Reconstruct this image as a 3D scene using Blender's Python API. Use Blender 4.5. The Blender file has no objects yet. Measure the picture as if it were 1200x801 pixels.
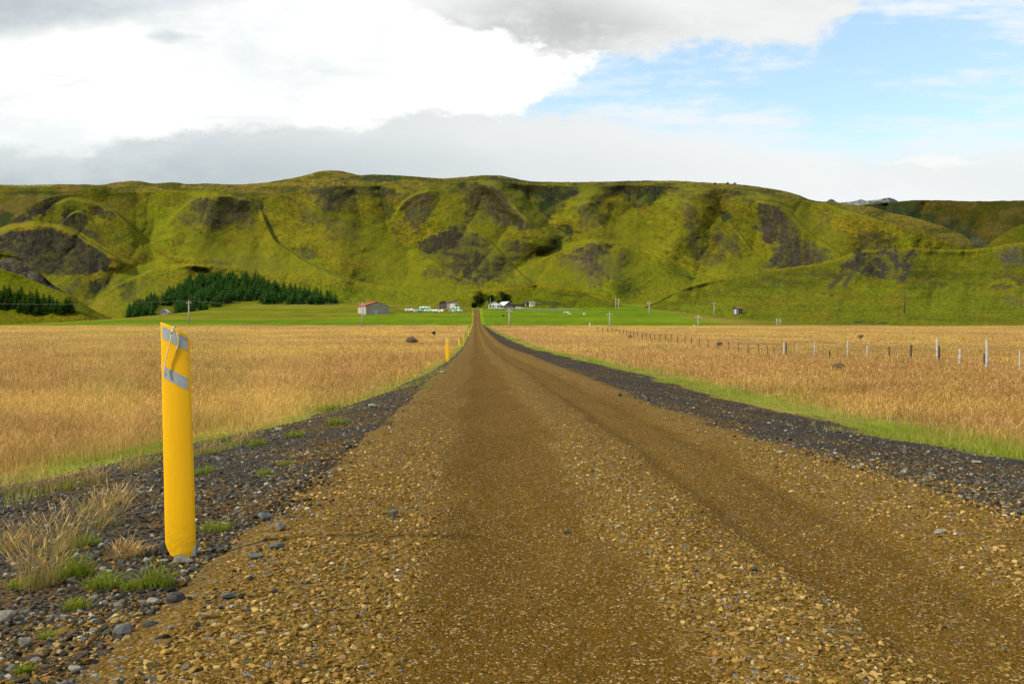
import bpy, bmesh, math, random
import numpy as np
from mathutils import Vector, Matrix

# ------------------------------------------------------------------ camera, sky, sun, exposure
F = 1167.0          # focal length in photograph pixels (1200 wide)
CX, HY = 600.0, 382.0
EYE = 1.0
scene = bpy.context.scene
COL = scene.collection
cam_d = bpy.data.cameras.new("camera")
cam_d.sensor_width = 36.0
cam_d.lens = F / 1200.0 * 36.0
cam_d.shift_y = -(400.5 - HY) / 1200.0
cam_d.clip_start = 0.05
cam_d.clip_end = 20000
cam = bpy.data.objects.new("camera", cam_d)
cam.location = (0, 0, EYE)
cam.rotation_euler = (math.radians(90), 0, 0)
COL.objects.link(cam)
scene.camera = cam

SUN_EL, SUN_AZ = math.radians(36), math.radians(-107)     # azimuth from +Y, negative = left, a little behind the camera
sun_dir = Vector((math.sin(SUN_AZ) * math.cos(SUN_EL), math.cos(SUN_AZ) * math.cos(SUN_EL), math.sin(SUN_EL)))
sd = bpy.data.lights.new("sun", 'SUN')
sd.energy = 5.0
sd.angle = math.radians(4)
sd.color = (1.0, 0.94, 0.82)
so = bpy.data.objects.new("sun", sd)
so.rotation_euler = sun_dir.to_track_quat('Z', 'Y').to_euler()
COL.objects.link(so)

scene.view_settings.view_transform = 'Standard'
scene.view_settings.look = 'None'
scene.view_settings.exposure = 0.0
scene.view_settings.gamma = 1.0
scene.cycles.max_bounces = 5
scene.cycles.diffuse_bounces = 2
scene.cycles.glossy_bounces = 2
scene.cycles.transmission_bounces = 3
scene.cycles.caustics_reflective = False
scene.cycles.caustics_refractive = False

# ---- node helpers
class NT:
    def __init__(s, tree):
        s.t = tree; tree.nodes.clear()
    def n(s, typ, **kw):
        nd = s.t.nodes.new(typ)
        for k, v in kw.items():
            if k.startswith('i_'):
                nd.inputs[k[2:].replace('_', ' ')].default_value = v
            else:
                setattr(nd, k, v)
        return nd
    def l(s, a, b): s.t.links.new(a, b)
    def put(s, sock, v):
        if hasattr(v, 'links'): s.l(v, sock)
        else: sock.default_value = v
    def math(s, op, a, b=0.0, c=None, clamp=False):
        nd = s.n('ShaderNodeMath', operation=op, use_clamp=clamp)
        s.put(nd.inputs[0], a); s.put(nd.inputs[1], b)
        if c is not None: s.put(nd.inputs[2], c)
        return nd.outputs[0]
    def vmath(s, op, a, b=(0, 0, 0)):
        nd = s.n('ShaderNodeVectorMath', operation=op)
        s.put(nd.inputs[0], a); s.put(nd.inputs[1], b)
        return nd.outputs[0]
    def mix(s, fac, a, b, mode='MIX'):
        nd = s.n('ShaderNodeMix', data_type='RGBA', blend_type=mode)
        s.put(nd.inputs[0], fac)
        for i, v in ((6, a), (7, b)):
            if isinstance(v, tuple) and len(v) == 3: v = v + (1,)
            s.put(nd.inputs[i], v)
        return nd.outputs[2]
    def smooth(s, x, lo, hi):
        nd = s.n('ShaderNodeMapRange', interpolation_type='SMOOTHSTEP')
        s.put(nd.inputs[0], x)
        s.put(nd.inputs[1], lo); s.put(nd.inputs[2], hi)
        return nd.outputs[0]
    def noise(s, vec, scale, detail=4, rough=0.55, dist=0.0):
        nd = s.n('ShaderNodeTexNoise')
        nd.inputs['Scale'].default_value = scale
        nd.inputs['Detail'].default_value = detail
        nd.inputs['Roughness'].default_value = rough
        nd.inputs['Distortion'].default_value = dist
        s.l(vec, nd.inputs['Vector'])
        return nd.outputs['Fac']
    def curve(s, x, lo, hi, pts):
        """piecewise-linear function of x on [lo,hi]; values as grey stops"""
        m = s.n('ShaderNodeMapRange'); s.put(m.inputs[0], x)
        m.inputs[1].default_value = lo; m.inputs[2].default_value = hi
        r = s.n('ShaderNodeValToRGB'); r.color_ramp.interpolation = 'LINEAR'
        els = r.color_ramp.elements
        while len(els) < len(pts): els.new(0.5)
        for e, (p, v) in zip(els, pts):
            e.position = (p - lo) / (hi - lo); e.color = (v, v, v, 1)
        s.l(m.outputs[0], r.inputs[0])
        return r.outputs[0]

world = bpy.data.worlds.new("World")
scene.world = world
world.use_nodes = True
w = NT(world.node_tree)
def az(px): return math.atan((px - CX) / F)
def el(py): return (HY - py) / F
tc = w.n('ShaderNodeTexCoord').outputs['Generated']
sep = w.n('ShaderNodeSeparateXYZ'); w.l(tc, sep.inputs[0])
hyp = w.math('SQRT', w.math('ADD', w.math('MULTIPLY', sep.outputs[0], sep.outputs[0]), w.math('MULTIPLY', sep.outputs[1], sep.outputs[1])))
U = w.math('ARCTAN2', sep.outputs[0], sep.outputs[1])
V0 = w.math('DIVIDE', sep.outputs[2], w.math('MAXIMUM', hyp, 0.05))
# a flat cloud deck looks squeezed towards the horizon: correct the height for the angle off the axis
cosU = w.math('MAXIMUM', w.math('COSINE', U), 0.5)
V = w.math('DIVIDE', V0, cosU)
comb = w.n('ShaderNodeCombineXYZ'); w.l(U, comb.inputs[0]); w.l(w.math('MULTIPLY', V, 1.9), comb.inputs[1])
P2 = comb.outputs[0]
combs = w.n('ShaderNodeCombineXYZ'); w.l(U, combs.inputs[0]); w.l(w.math('MULTIPLY', V, 6.0), combs.inputs[1])
PS = combs.outputs[0]
nA = w.noise(P2, 5.0, 5, 0.6)
nB = w.noise(P2, 16.0, 6, 0.62)
nC = w.noise(PS, 4.5, 6, 0.6)
nD = w.noise(P2, 2.2, 4, 0.5)
nE = w.noise(P2, 42.0, 5, 0.65)
def c0(n): return w.math('SUBTRACT', n, 0.5)
wob = w.math('ADD', w.math('MULTIPLY', c0(nA), 0.045), w.math('MULTIPLY', c0(nB), 0.030))
Vw = w.math('ADD', V, wob)
Uw = w.math('ADD', U, w.math('MULTIPLY', c0(nB), 0.06))
sky = w.n('ShaderNodeTexSky')
sky.sky_type = 'NISHITA'; sky.sun_disc = False
sky.sun_elevation = SUN_EL; sky.sun_rotation = -SUN_AZ
sky.air_density = 1.0; sky.dust_density = 0.4; sky.ozone_density = 1.0
BG = 0.15
blue = w.mix(1.0, sky.outputs[0], (1.55, 1.62, 1.52), 'MULTIPLY')
K = 1.0 / BG      # cloud radiances below are written for strength 1
def g(r, gg, b): return (r * K, gg * K, b * K)
# thin streaky veil over the blue
veil = w.math('ADD', 0.13, w.math('MULTIPLY', w.smooth(w.math('ADD', nC, w.math('MULTIPLY', c0(nE), .25)), 0.44, 0.66), 0.85))
col = w.mix(veil, blue, g(0.86, 0.93, 0.97))
# large bright cloud (left and centre), with a ragged right edge; elsewhere round the sky a broken cover
behind = w.smooth(w.math('ABSOLUTE', U), 0.75, 1.3)
high = w.smooth(V, 0.42, 0.8)
edge = w.curve(V, 0.0, 0.5, [(0.0, az(700) + .6), (el(150), az(560) + .6), (el(120), az(622) + .6), (el(95), az(660) + .6), (el(72), az(690) + .6), (el(40), az(760) + .6), (el(0), az(820) + .6), (0.5, 0.9)])
edge = w.math('SUBTRACT', edge, 0.6)
white_m = w.smooth(w.math('ADD', w.math('SUBTRACT', edge, U), w.math('ADD', w.math('MULTIPLY', c0(nB), 0.10), w.math('MULTIPLY', c0(nE), 0.085))), -0.018, 0.012)
cover = w.math('MULTIPLY', w.math('MAXIMUM', behind, high), w.smooth(nD, 0.36, 0.56))
white_m = w.math('MAXIMUM', white_m, cover, clamp=True)
wcol = w.mix(w.smooth(nA, 0.42, 0.68), g(1.12, 1.12, 1.10), g(0.88, 0.925, 0.93))
wcol = w.mix(w.math('MULTIPLY', w.smooth(nC, 0.50, 0.72), w.math('MULTIPLY', w.smooth(U, az(560), az(380)), .8)), wcol, g(0.80, 0.85, 0.865))
wcol = w.mix(w.smooth(U, az(420), az(620)), wcol, g(1.3, 1.3, 1.27))
wcol = w.mix(w.math('MAXIMUM', behind, high), wcol, w.mix(w.smooth(nA, .4, .6), g(0.60, 0.60, 0.60), g(0.28, 0.285, 0.29)))
col = w.mix(white_m, col, wcol)
# grey cloud hanging from the top centre
gbot = w.curve(U, -0.6, 0.6, [(-0.6, .5), (az(430), .42), (az(462), el(-6)), (az(520), el(30)), (az(585), el(52)), (az(640), el(66)), (az(700), el(74)), (az(770), el(66)), (az(840), el(58)), (az(900), el(66)), (az(955), el(58)), (az(1000), el(20)), (az(1020), el(-20)), (az(1060), .48), (.6, .5)])
gm = w.smooth(w.math('SUBTRACT', w.math('ADD', V, w.math('ADD', w.math('MULTIPLY', c0(nB), 0.075), w.math('MULTIPLY', c0(nE), 0.03))), gbot), -0.008, 0.016)
gcore = w.smooth(w.math('ADD', w.math('ABSOLUTE', w.math('SUBTRACT', U, az(645))), w.math('MULTIPLY', w.math('ABSOLUTE', w.math('SUBTRACT', V, el(30))), 3.0)), 0.24, 0.02)
gcol = w.mix(w.math('ADD', w.math('MULTIPLY', gcore, 0.72), w.math('MULTIPLY', c0(nA), 0.9), clamp=True), g(0.90, 0.91, 0.905), g(0.50, 0.52, 0.51))
gcol = w.mix(w.math('MULTIPLY', w.smooth(nB, 0.48, 0.72), 0.5), gcol, g(0.95, 0.96, 0.96))
col = w.mix(w.math('MULTIPLY', gm, w.math('SUBTRACT', 1.0, behind)), col, gcol)
# grey patch top left
tl = w.curve(U, -0.6, 0.6, [(-0.6, el(62)), (az(0), el(52)), (az(60), el(44)), (az(130), el(30)), (az(200), el(14)), (az(290), el(0)), (az(400), .45), (.6, .5)])
tm = w.smooth(w.math('SUBTRACT', Vw, tl), -0.012, 0.02)
col = w.mix(w.math('MULTIPLY', tm, w.math('SUBTRACT', 1.0, behind)), col, w.mix(w.smooth(nA, .35, .65), g(0.52, 0.575, 0.615), g(0.78, 0.83, 0.86)))
pm = w.math('MULTIPLY', w.smooth(w.math('ADD', w.math('ABSOLUTE', w.math('SUBTRACT', Uw, az(195))), w.math('MULTIPLY', w.math('ABSOLUTE', w.math('SUBTRACT', V, el(43))), 4.0)), 0.045, 0.006), 0.8)
col = w.mix(pm, col, g(0.66, 0.72, 0.76))
# bank along the horizon
bt = w.curve(U, -0.6, 0.6, [(-0.6, el(172)), (az(0), el(168)), (az(110), el(174)), (az(150), el(160)), (az(200), el(150)), (az(330), el(142)), (az(420), el(147)), (az(470), el(130)), (az(520), el(126)), (az(620), el(126)), (az(700), el(134)), (az(800), el(148)), (az(870), el(152)), (az(930), el(160)), (az(1000), el(168)), (az(1060), el(160)), (az(1130), el(158)), (az(1200), el(165)), (.6, el(165))])
bsoft = w.curve(U, -0.6, 0.6, [(-0.6, .012), (0, .012), (.2, .03), (.6, .03)])
bm = w.smooth(w.math('SUBTRACT', bt, w.math('ADD', V, w.math('MULTIPLY', w.math('ADD', w.math('ADD', w.math('MULTIPLY', c0(nA), .6), c0(nB)), w.math('MULTIPLY', c0(nE), .5)), 0.045))), w.math('MULTIPLY', bsoft, -0.5), bsoft)
bl = w.mix(w.smooth(U, az(60), az(1050)), g(0.50, 0.57, 0.60), g(0.90, 0.93, 0.925))
bl = w.mix(w.math('MULTIPLY', w.smooth(nA, 0.42, 0.64), 0.5), bl, g(0.80, 0.845, 0.855))
bl = w.mix(w.smooth(V, el(205), el(150)), bl, w.mix(0.35, bl, g(1.0, 1.0, 1.0)))
col = w.mix(bm, col, bl)
wb = w.math('MULTIPLY', w.smooth(w.math('ADD', w.math('ABSOLUTE', w.math('SUBTRACT', Uw, az(1095))), w.math('MULTIPLY', w.math('ABSOLUTE', w.math('SUBTRACT', Vw, el(183))), 5.0)), 0.06, 0.01), 0.9)
col = w.mix(wb, col, g(0.97, 0.98, 0.97))
bgn = w.n('ShaderNodeBackground'); bgn.inputs['Strength'].default_value = BG
w.l(col, bgn.inputs['Color'])
wo = w.n('ShaderNodeOutputWorld'); w.l(bgn.outputs[0], wo.inputs[0])

# ------------------------------------------------------------------ maths helpers
rng = np.random.default_rng(7)
random.seed(7)
def vnoise(x, y, seed=0):
    xi = np.floor(x).astype(np.int64); yi = np.floor(y).astype(np.int64)
    fx = x - xi; fy = y - yi
    fx = fx * fx * (3 - 2 * fx); fy = fy * fy * (3 - 2 * fy)
    def h(a, b):
        v = (a * 374761393 + b * 668265263 + seed * 974634777) & 0x7fffffff
        v = ((v ^ (v >> 13)) * 1274126177) & 0x7fffffff
        return ((v ^ (v >> 16)) & 0xffff) / 65535.0
    return (h(xi, yi) * (1 - fx) + h(xi + 1, yi) * fx) * (1 - fy) + (h(xi, yi + 1) * (1 - fx) + h(xi + 1, yi + 1) * fx) * fy
def fbm(x, y, o=4, seed=0, r=0.5):
    s = 0; a = 1; t = 0
    for i in range(o):
        s = s + a * vnoise(x, y, seed + i * 17); t += a
        x = x * 2.03 + 11.3; y = y * 2.03 + 5.7; a *= r
    return s / t                      # about 0..1, mean 0.5
def ss(x, a, b):
    t = np.clip((x - a) / (b - a), 0, 1); return t * t * (3 - 2 * t)
def interp(x, pts): return np.interp(x, [p[0] for p in pts], [p[1] for p in pts])
def sinterp(x, pts):                   # smooth (cubic hermite) interpolation
    xs = np.array([p[0] for p in pts], float); ys = np.array([p[1] for p in pts], float)
    m = np.gradient(ys, xs)
    x = np.clip(x, xs[0], xs[-1])
    i = np.clip(np.searchsorted(xs, x) - 1, 0, len(xs) - 2)
    h = xs[i + 1] - xs[i]; t = (x - xs[i]) / h
    return ((2*t**3-3*t**2+1)*ys[i] + (t**3-2*t**2+t)*h*m[i] + (-2*t**3+3*t**2)*ys[i+1] + (t**3-t**2)*h*m[i+1])

# ------------------------------------------------------------------ mesh and tagging helpers
def tag(o, label=None, cat=None, group=None, kind=None):
    if label: o['label'] = label
    if cat: o['category'] = cat
    if group: o['group'] = group
    if kind: o['kind'] = kind
    return o
def link(name, me, parent=None, mat=None):
    o = bpy.data.objects.new(name, me); COL.objects.link(o)
    if parent is not None: o.parent = parent
    if mat is not None: me.materials.append(mat)
    return o
def big_mesh(name, verts, faces, mat, cols=None, attrs=None, smooth=True):
    """verts (N,3), faces (M,3) or (M,4) int, cols (N,3)"""
    me = bpy.data.meshes.new(name)
    n = len(verts); m, k = faces.shape
    me.vertices.add(n); me.vertices.foreach_set('co', np.ascontiguousarray(verts, np.float32).ravel())
    me.loops.add(m * k); me.loops.foreach_set('vertex_index', np.ascontiguousarray(faces, np.int32).ravel())
    me.polygons.add(m)
    me.polygons.foreach_set('loop_start', np.arange(0, m * k, k, dtype=np.int32))
    me.polygons.foreach_set('loop_total', np.full(m, k, np.int32))
    me.polygons.foreach_set('use_smooth', np.full(m, smooth, bool))
    if cols is not None:
        a = me.attributes.new('Col', 'FLOAT_COLOR', 'POINT')
        c4 = np.ones((n, 4), np.float32); c4[:, :3] = cols
        a.data.foreach_set('color', c4.ravel())
    for nm, arr in (attrs or {}).items():
        a = me.attributes.new(nm, 'FLOAT', 'POINT'); a.data.foreach_set('value', np.ascontiguousarray(arr, np.float32).ravel())
    me.update(calc_edges=True); me.validate()
    return link(name, me, None, mat)
def grid_faces(ny, nx):
    i = np.arange(ny - 1)[:, None] * nx + np.arange(nx - 1)[None, :]
    return np.stack([i, i + 1, i + nx + 1, i + nx], -1).reshape(-1, 4)
def empty(name, loc, rz=0.0):
    o = bpy.data.objects.new(name, None); o.empty_display_size = 0.1
    o.location = loc; o.rotation_euler = (0, 0, rz); COL.objects.link(o); return o
def bm_obj(name, bm, mat, parent=None, smooth=False):
    me = bpy.data.meshes.new(name); bm.normal_update(); bm.to_mesh(me); bm.free()
    for p in me.polygons: p.use_smooth = smooth
    return link(name, me, parent, mat)
def box(bm, x0, x1, y0, y1, z0, z1, bev=0.0):
    r = bmesh.ops.create_cube(bm, size=1.0)
    bmesh.ops.scale(bm, vec=(x1 - x0, y1 - y0, z1 - z0), verts=r['verts'])
    bmesh.ops.translate(bm, vec=((x0 + x1) / 2, (y0 + y1) / 2, (z0 + z1) / 2), verts=r['verts'])
    if bev:
        es = {e for v in r['verts'] for e in v.link_edges}
        bmesh.ops.bevel(bm, geom=list(es), offset=bev, segments=2, affect='EDGES')
def tube(bm, pts, rads, n=8):
    pts = [Vector(p) for p in pts]
    if not hasattr(rads, '__len__'): rads = [rads] * len(pts)
    rings = []
    for i, p in enumerate(pts):
        d = (pts[min(i + 1, len(pts) - 1)] - pts[max(i - 1, 0)]).normalized()
        a = d.orthogonal().normalized() if abs(d.z) > .95 else d.cross(Vector((0, 0, 1))).normalized()
        b = d.cross(a)
        rings.append([bm.verts.new(p + (a * math.cos(2*math.pi*k/n) + b * math.sin(2*math.pi*k/n)) * rads[i]) for k in range(n)])
    for r0, r1 in zip(rings, rings[1:]):
        for k in range(n): bm.faces.new((r0[k], r0[(k+1) % n], r1[(k+1) % n], r1[k]))
    bm.faces.new(rings[0][::-1]); bm.faces.new(rings[-1])
def prism(bm, poly, y0, y1):
    """polygon in xz extruded along y"""
    a = [bm.verts.new((x, y0, z)) for x, z in poly]; b = [bm.verts.new((x, y1, z)) for x, z in poly]
    n = len(poly)
    bm.faces.new(a); bm.faces.new(b[::-1])
    for i in range(n): bm.faces.new((a[(i+1) % n], a[i], b[i], b[(i+1) % n]))
def copy_tree(o, parent=None):
    c = o.copy(); COL.objects.link(c)
    if parent is not None:
        c.parent = parent; c.matrix_parent_inverse = o.matrix_parent_inverse
    for ch in list(o.children): copy_tree(ch, c)
    return c

# ------------------------------------------------------------------ materials
def material(name):
    m = bpy.data.materials.new(name); m.use_nodes = True
    return m, NT(m.node_tree)
def out_bsdf(t, color, rough=0.8, bump=None, metallic=0.0, spec=0.3, bump_d=0.01):
    b = t.n('ShaderNodeBsdfPrincipled')
    t.put(b.inputs['Base Color'], color if not isinstance(color, tuple) else tuple(color) + (1,) if len(color) == 3 else color)
    t.put(b.inputs['Roughness'], rough); b.inputs['Metallic'].default_value = metallic
    b.inputs['Specular IOR Level'].default_value = spec
    if bump is not None:
        bn = t.n('ShaderNodeBump'); bn.inputs['Distance'].default_value = bump_d
        bn.inputs['Strength'].default_value = 1.0
        t.l(bump, bn.inputs['Height']); t.l(bn.outputs[0], b.inputs['Normal'])
    o = t.n('ShaderNodeOutputMaterial'); t.l(b.outputs[0], o.inputs[0])
    return b
def plain(name, c, rough=0.7, var=0.25, scale=6.0, metallic=0.0, spec=0.3):
    m, t = material(name)
    co = t.n('ShaderNodeTexCoord').outputs['Object']
    n = t.noise(co, scale, 5, 0.6)
    lo = tuple(x * (1 - var) for x in c); hi = tuple(min(1, x * (1 + var)) for x in c)
    out_bsdf(t, t.mix(t.smooth(n, .3, .7), lo, hi), rough, metallic=metallic, spec=spec)
    return m
def attr_mat(name, rough=0.9, noise_scale=None, amt=0.3, transl=0.0, bump=None):
    """base colour from the mesh's own colour attribute, broken up by procedural noise"""
    m, t = material(name)
    a = t.n('ShaderNodeAttribute', attribute_name='Col').outputs['Color']
    c = a
    pos = t.n('ShaderNodeNewGeometry').outputs['Position']
    h = None
    if noise_scale:
        n = t.noise(pos, noise_scale, 5, 0.65)
        f = t.math('ADD', t.math('MULTIPLY', t.math('SUBTRACT', n, 0.5), 2 * amt * 2), 1.0)
        cm = t.n('ShaderNodeVectorMath', operation='SCALE'); t.l(a, cm.inputs[0]); t.l(f, cm.inputs['Scale'])
        c = cm.outputs[0]
        if bump: h = n
    if transl:
        d = t.n('ShaderNodeBsdfDiffuse'); t.l(c, d.inputs[0])
        tr = t.n('ShaderNodeBsdfTranslucent'); t.l(c, tr.inputs[0])
        mx = t.n('ShaderNodeMixShader'); mx.inputs[0].default_value = transl
        t.l(d.outputs[0], mx.inputs[1]); t.l(tr.outputs[0], mx.inputs[2])
        o = t.n('ShaderNodeOutputMaterial'); t.l(mx.outputs[0], o.inputs[0])
    else:
        out_bsdf(t, c, rough, h, bump_d=bump or 0.01, spec=0.03)
    return m
M_hill = attr_mat('hill_turf', 0.95, 0.55, 0.34, bump=1.4)
M_leaf = attr_mat('leaves', transl=0.25)
M_grass = attr_mat('grass_blades', transl=0.35)
M_stone = attr_mat('stones', 0.8, 60.0, 0.18)
M_wood_grey = plain('weathered_wood', (0.40, 0.38, 0.35), 0.85, 0.3, 5)
M_wood_dark = plain('dark_fence_wood', (0.085, 0.065, 0.045), 0.9, 0.3, 5)
M_white = plain('white_paint', (0.80, 0.80, 0.77), 0.6, 0.06, 2)
M_wire = plain('wire', (0.25, 0.25, 0.25), 0.6, 0.1)
M_glass = plain('dark_window', (0.03, 0.035, 0.045), 0.15, 0.1, spec=0.6)
M_tyre = plain('tyre_rubber', (0.02, 0.02, 0.02), 0.8, 0.1)

# ------------------------------------------------------------------ terrain functions
VPX = 557.0
SLOPE = (VPX - CX) / F
ZR = [(-12, 0), (0, 0), (6, 0), (10, -.03), (24, -.2), (42, -.46), (70, -.76), (100, -.95), (140, -.93), (200, -.58), (300, .5), (350, 1.35), (375, 2.3), (450, 6.2), (520, 9.9), (560, 12.2), (620, 14.5), (900, 14)]
ZF = [(-12, -.35), (0, -.38), (8, -.45), (24, -.62), (42, -.80), (70, -1.1), (100, -1.3), (140, -1.25), (200, -.85), (300, .3), (350, 1.05), (375, 2.2), (450, 6.1), (520, 9.85), (560, 12.15), (620, 14.5), (900, 14)]
ZP = [(-12, -.35), (0, -.38), (8, -.45), (24, -.62), (42, -.80), (70, -1.1), (100, -1.3), (140, -1.25), (200, -.85), (300, .3), (350, 1.05), (430, 1.5), (900, 1.5)]
UL = [(-12, -4.4), (5, -4.4), (8.5, -4.1), (12, -3.6), (14, -3.1), (17.6, -2.5), (23, -2.0), (30, -1.62), (44, -1.4), (80, -1.35), (900, -1.35)]
UR = [(-12, 6.0), (10, 5.85), (13, 5.5), (20, 5.3), (34, 5.8), (80, 5.9), (180, 5.2), (330, 3.7), (900, 3.6)]
def road_r(Y): return interp(Y, [(-12, 3.05), (5, 3.0), (7, 2.78), (9, 2.58), (15, 2.5), (22, 2.65), (28, 2.75), (57, 3.25), (90, 3.05), (300, 2.9), (370, 2.2), (900, 2.0)])
def road_l(Y): return interp(Y, [(-12, -1.15), (7, -1.12), (12, -1.0), (900, -1.0)])
def ground_z(X, Y, bumps=True):
    X = np.asarray(X, float); Y = np.asarray(Y, float)
    u = X - SLOPE * Y
    zr = sinterp(Y, ZR); zf = sinterp(Y, ZF); zp = sinterp(Y, ZP)
    r = ss(X, -215, -150) * (1 - ss(X, 70, 150))
    zf = zp + (zf - zp) * r
    rl, rr, ul, ur = road_l(Y), road_r(Y), interp(Y, UL), interp(Y, UR)
    s = np.where(u < 0, np.clip((rl - u) / (rl - ul + .5), 0, 1), np.clip((u - rr) / (ur - rr + .6), 0, 1))
    s = s * s * (3 - 2 * s) * .6 + s * .4
    z = (zr - .02) * (1 - s) + zf * s
    z = np.where((u > rl) & (u < rr), zr - .12 + .095 * np.clip(1 - np.minimum(u - rl, rr - u) / .3, 0, 1), z)
    if bumps:
        a = ss(s, .1, 1)
        z = z + a * (fbm(X / 2.6, Y / 2.6, 3, 5) - .5) * .16 * (1 + Y / 120) + s * (fbm(X / .35, Y / .35, 3, 9) - .5) * .05
    return z
def at(px, py, lift=0.0):
    """where the sight line through a photograph pixel meets the terrain"""
    Ys = np.concatenate([np.arange(1.5, 60, .05), np.arange(60, 640, .25)])
    X = (px - CX) / F * Ys; Z = EYE - (py - HY) / F * Ys
    d = Z - (ground_z(X, Ys, False) + lift)
    i = np.argmax(d < 0)
    if d[i] >= 0: i = len(Ys) - 1
    x, y = float(X[i]), float(Ys[i])
    return Vector((x, y, float(ground_z(x, y))))

# ------------------------------------------------------------------ ground sheet (plain, shoulders, verges, pasture)
def build_ground():
    ys = [-9.0]
    while ys[-1] < 1.0: ys.append(ys[-1] + .4)
    while ys[-1] < 900: ys.append(ys[-1] + max(.045, ys[-1] * .0125))
    ys = np.array(ys)
    us = np.unique(np.round(np.concatenate([np.arange(-7, 9.01, .07), -7 - np.geomspace(.1, 900, 130), 9 + np.geomspace(.1, 900, 130)]), 4))
    Yg, Ug = np.meshgrid(ys, us, indexing='ij')
    Xg = Ug + SLOPE * Yg
    Z = ground_z(Xg, Yg)
    wob = (fbm(Xg / 1.1, Yg / 1.6, 4, 3) - .5) * 1.3
    ul, ur = interp(Yg, UL), interp(Yg, UR)
    fieldm = np.maximum(ss(ul - Ug + wob * np.clip(Yg / 18, .2, 1), -.12, .15), ss(Ug - ur + wob, -.12, .15))
    dv = np.where(Ug < 0, ul - Ug, Ug - ur)
    verge_w = np.where(Ug < 0, interp(Yg, [(0, .7), (30, .6), (60, .6), (200, 1.0)]), 1.5)
    verge = fieldm * (1 - ss(dv + wob * .8, verge_w * .6, verge_w * 1.5))
    # pasture: bright green beyond the golden plain
    pb = 352 + (fbm(Xg / 40, Yg * 0, 3, 21) - .5) * 10
    past = ss(Yg, pb, pb + 8) * ss(Xg, -195, -165) * (1 - ss(Xg, 68, 100))
    rough = ss(Yg, 345, 365) * (1 - past)
    fine = fbm(Xg / 3, Yg / 6, 4, 31)
    mid = fbm(Xg / 16, Yg / 26, 4, 32)
    big = fbm(Xg / 50, Yg / 80, 3, 33)
    gold = np.array((.45, .28, .065)); tan = np.array((.37, .21, .07)); oliv = np.array((.27, .22, .035))
    def mx(a, b, t): return a * (1 - t[..., None]) + b * t[..., None]
    c = mx(np.broadcast_to(gold, Xg.shape + (3,)), tan, ss(mid, .42, .62))
    c = mx(c, oliv, ss(big * .6 + fine * .4, .54, .68) * .7)
    shoulder = np.broadcast_to(np.array((.036, .032, .027)), c.shape)
    vg = mx(np.broadcast_to(np.array((.15, .19, .014)), c.shape), np.array((.22, .21, .035)), ss(fine, .45, .65))
    c = mx(c, vg, verge)
    soil = mx(shoulder, np.array((.060, .040, .018)), ss(fbm(Xg / .8, Yg / .8, 4, 40), .45, .65))
    c = mx(soil, c, fieldm)
    stripes = ss(fbm(Xg / 60, Yg / 7, 3, 50), .4, .62)
    pc = mx(np.broadcast_to(np.array((.095, .160, .002)), c.shape), np.array((.135, .190, .003)), stripes)
    dull = mx(np.broadcast_to(np.array((.10, .112, .004)), c.shape), np.array((.17, .15, .009)), stripes)
    # the upper strip behind the mown pasture, round the farm, is rougher grass
    pc = mx(pc, dull, ss(Yg, 455, 468) * (1 - ss(Xg, -22, -14)))
    pc = mx(pc, dull * .9 + np.array((.02, .03, 0)), ss(Yg + (fbm(Xg / 20, Yg / 20, 3, 51) - .5) * 30, 400, 410) * (1 - ss(Xg, -75, -60)))
    c = mx(c, pc, past); c = mx(c, dull, rough)
    # bare yard of the farm
    yard = ss(Xg, 1, 5) * (1 - ss(Xg, 30, 40)) * ss(Yg, 505, 509) * (1 - ss(Yg, 518, 523))
    c = mx(c, np.array((.16, .16, .16)), yard * .8)
    V = np.stack([Xg, Yg, Z], -1).reshape(-1, 3)
    m, t = material('plain_and_shoulders')
    a = t.n('ShaderNodeAttribute', attribute_name='Col').outputs['Color']
    fm = t.n('ShaderNodeAttribute', attribute_name='fieldm').outputs['Fac']
    pos = t.n('ShaderNodeNewGeometry').outputs['Position']
    vo = t.n('ShaderNodeTexVoronoi'); vo.inputs['Scale'].default_value = 38; t.l(pos, vo.inputs['Vector'])
    vo2 = t.n('ShaderNodeTexVoronoi'); vo2.inputs['Scale'].default_value = 90; t.l(pos, vo2.inputs['Vector'])
    sc = t.n('ShaderNodeSeparateColor'); t.l(vo.outputs['Color'], sc.inputs[0])
    sc2 = t.n('ShaderNodeSeparateColor'); t.l(vo2.outputs['Color'], sc2.inputs[0])
    stone = t.mix(sc.outputs[0], (.55, .5, .45), (1.9, 1.95, 2.0))
    stone = t.mix(t.smooth(sc2.outputs[1], .8, .95), stone, (2.8, 2.6, 2.3))
    gc = t.mix(1.0, a, stone, 'MULTIPLY')
    mp = t.vmath('MULTIPLY', pos, (1.0, .45, 1.0))
    n = t.noise(mp, 2.2, 6, .7)
    n2 = t.noise(mp, .12, 4, .6)
    f = t.math('ADD', t.math('MULTIPLY', t.math('SUBTRACT', n, .5), 1.5), t.math('ADD', t.math('MULTIPLY', t.math('SUBTRACT', n2, .5), .9), 1.0))
    cm = t.n('ShaderNodeVectorMath', operation='SCALE'); t.l(a, cm.inputs[0]); t.l(f, cm.inputs['Scale'])
    colr = t.mix(fm, gc, cm.outputs[0])
    h = t.mix(fm, vo.outputs['Distance'], t.math('MULTIPLY', n, -2.0))
    out_bsdf(t, colr, .92, t.math('MULTIPLY', h, -1.0), spec=.02, bump_d=.012)
    o = big_mesh('ground', V, grid_faces(*Xg.shape)[:, ::-1], m, c.reshape(-1, 3), {'fieldm': fieldm.ravel()})
    tag(o, 'golden grass plain with dark gravel shoulders beside the dirt road', 'ground', kind='structure')
build_ground()

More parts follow.
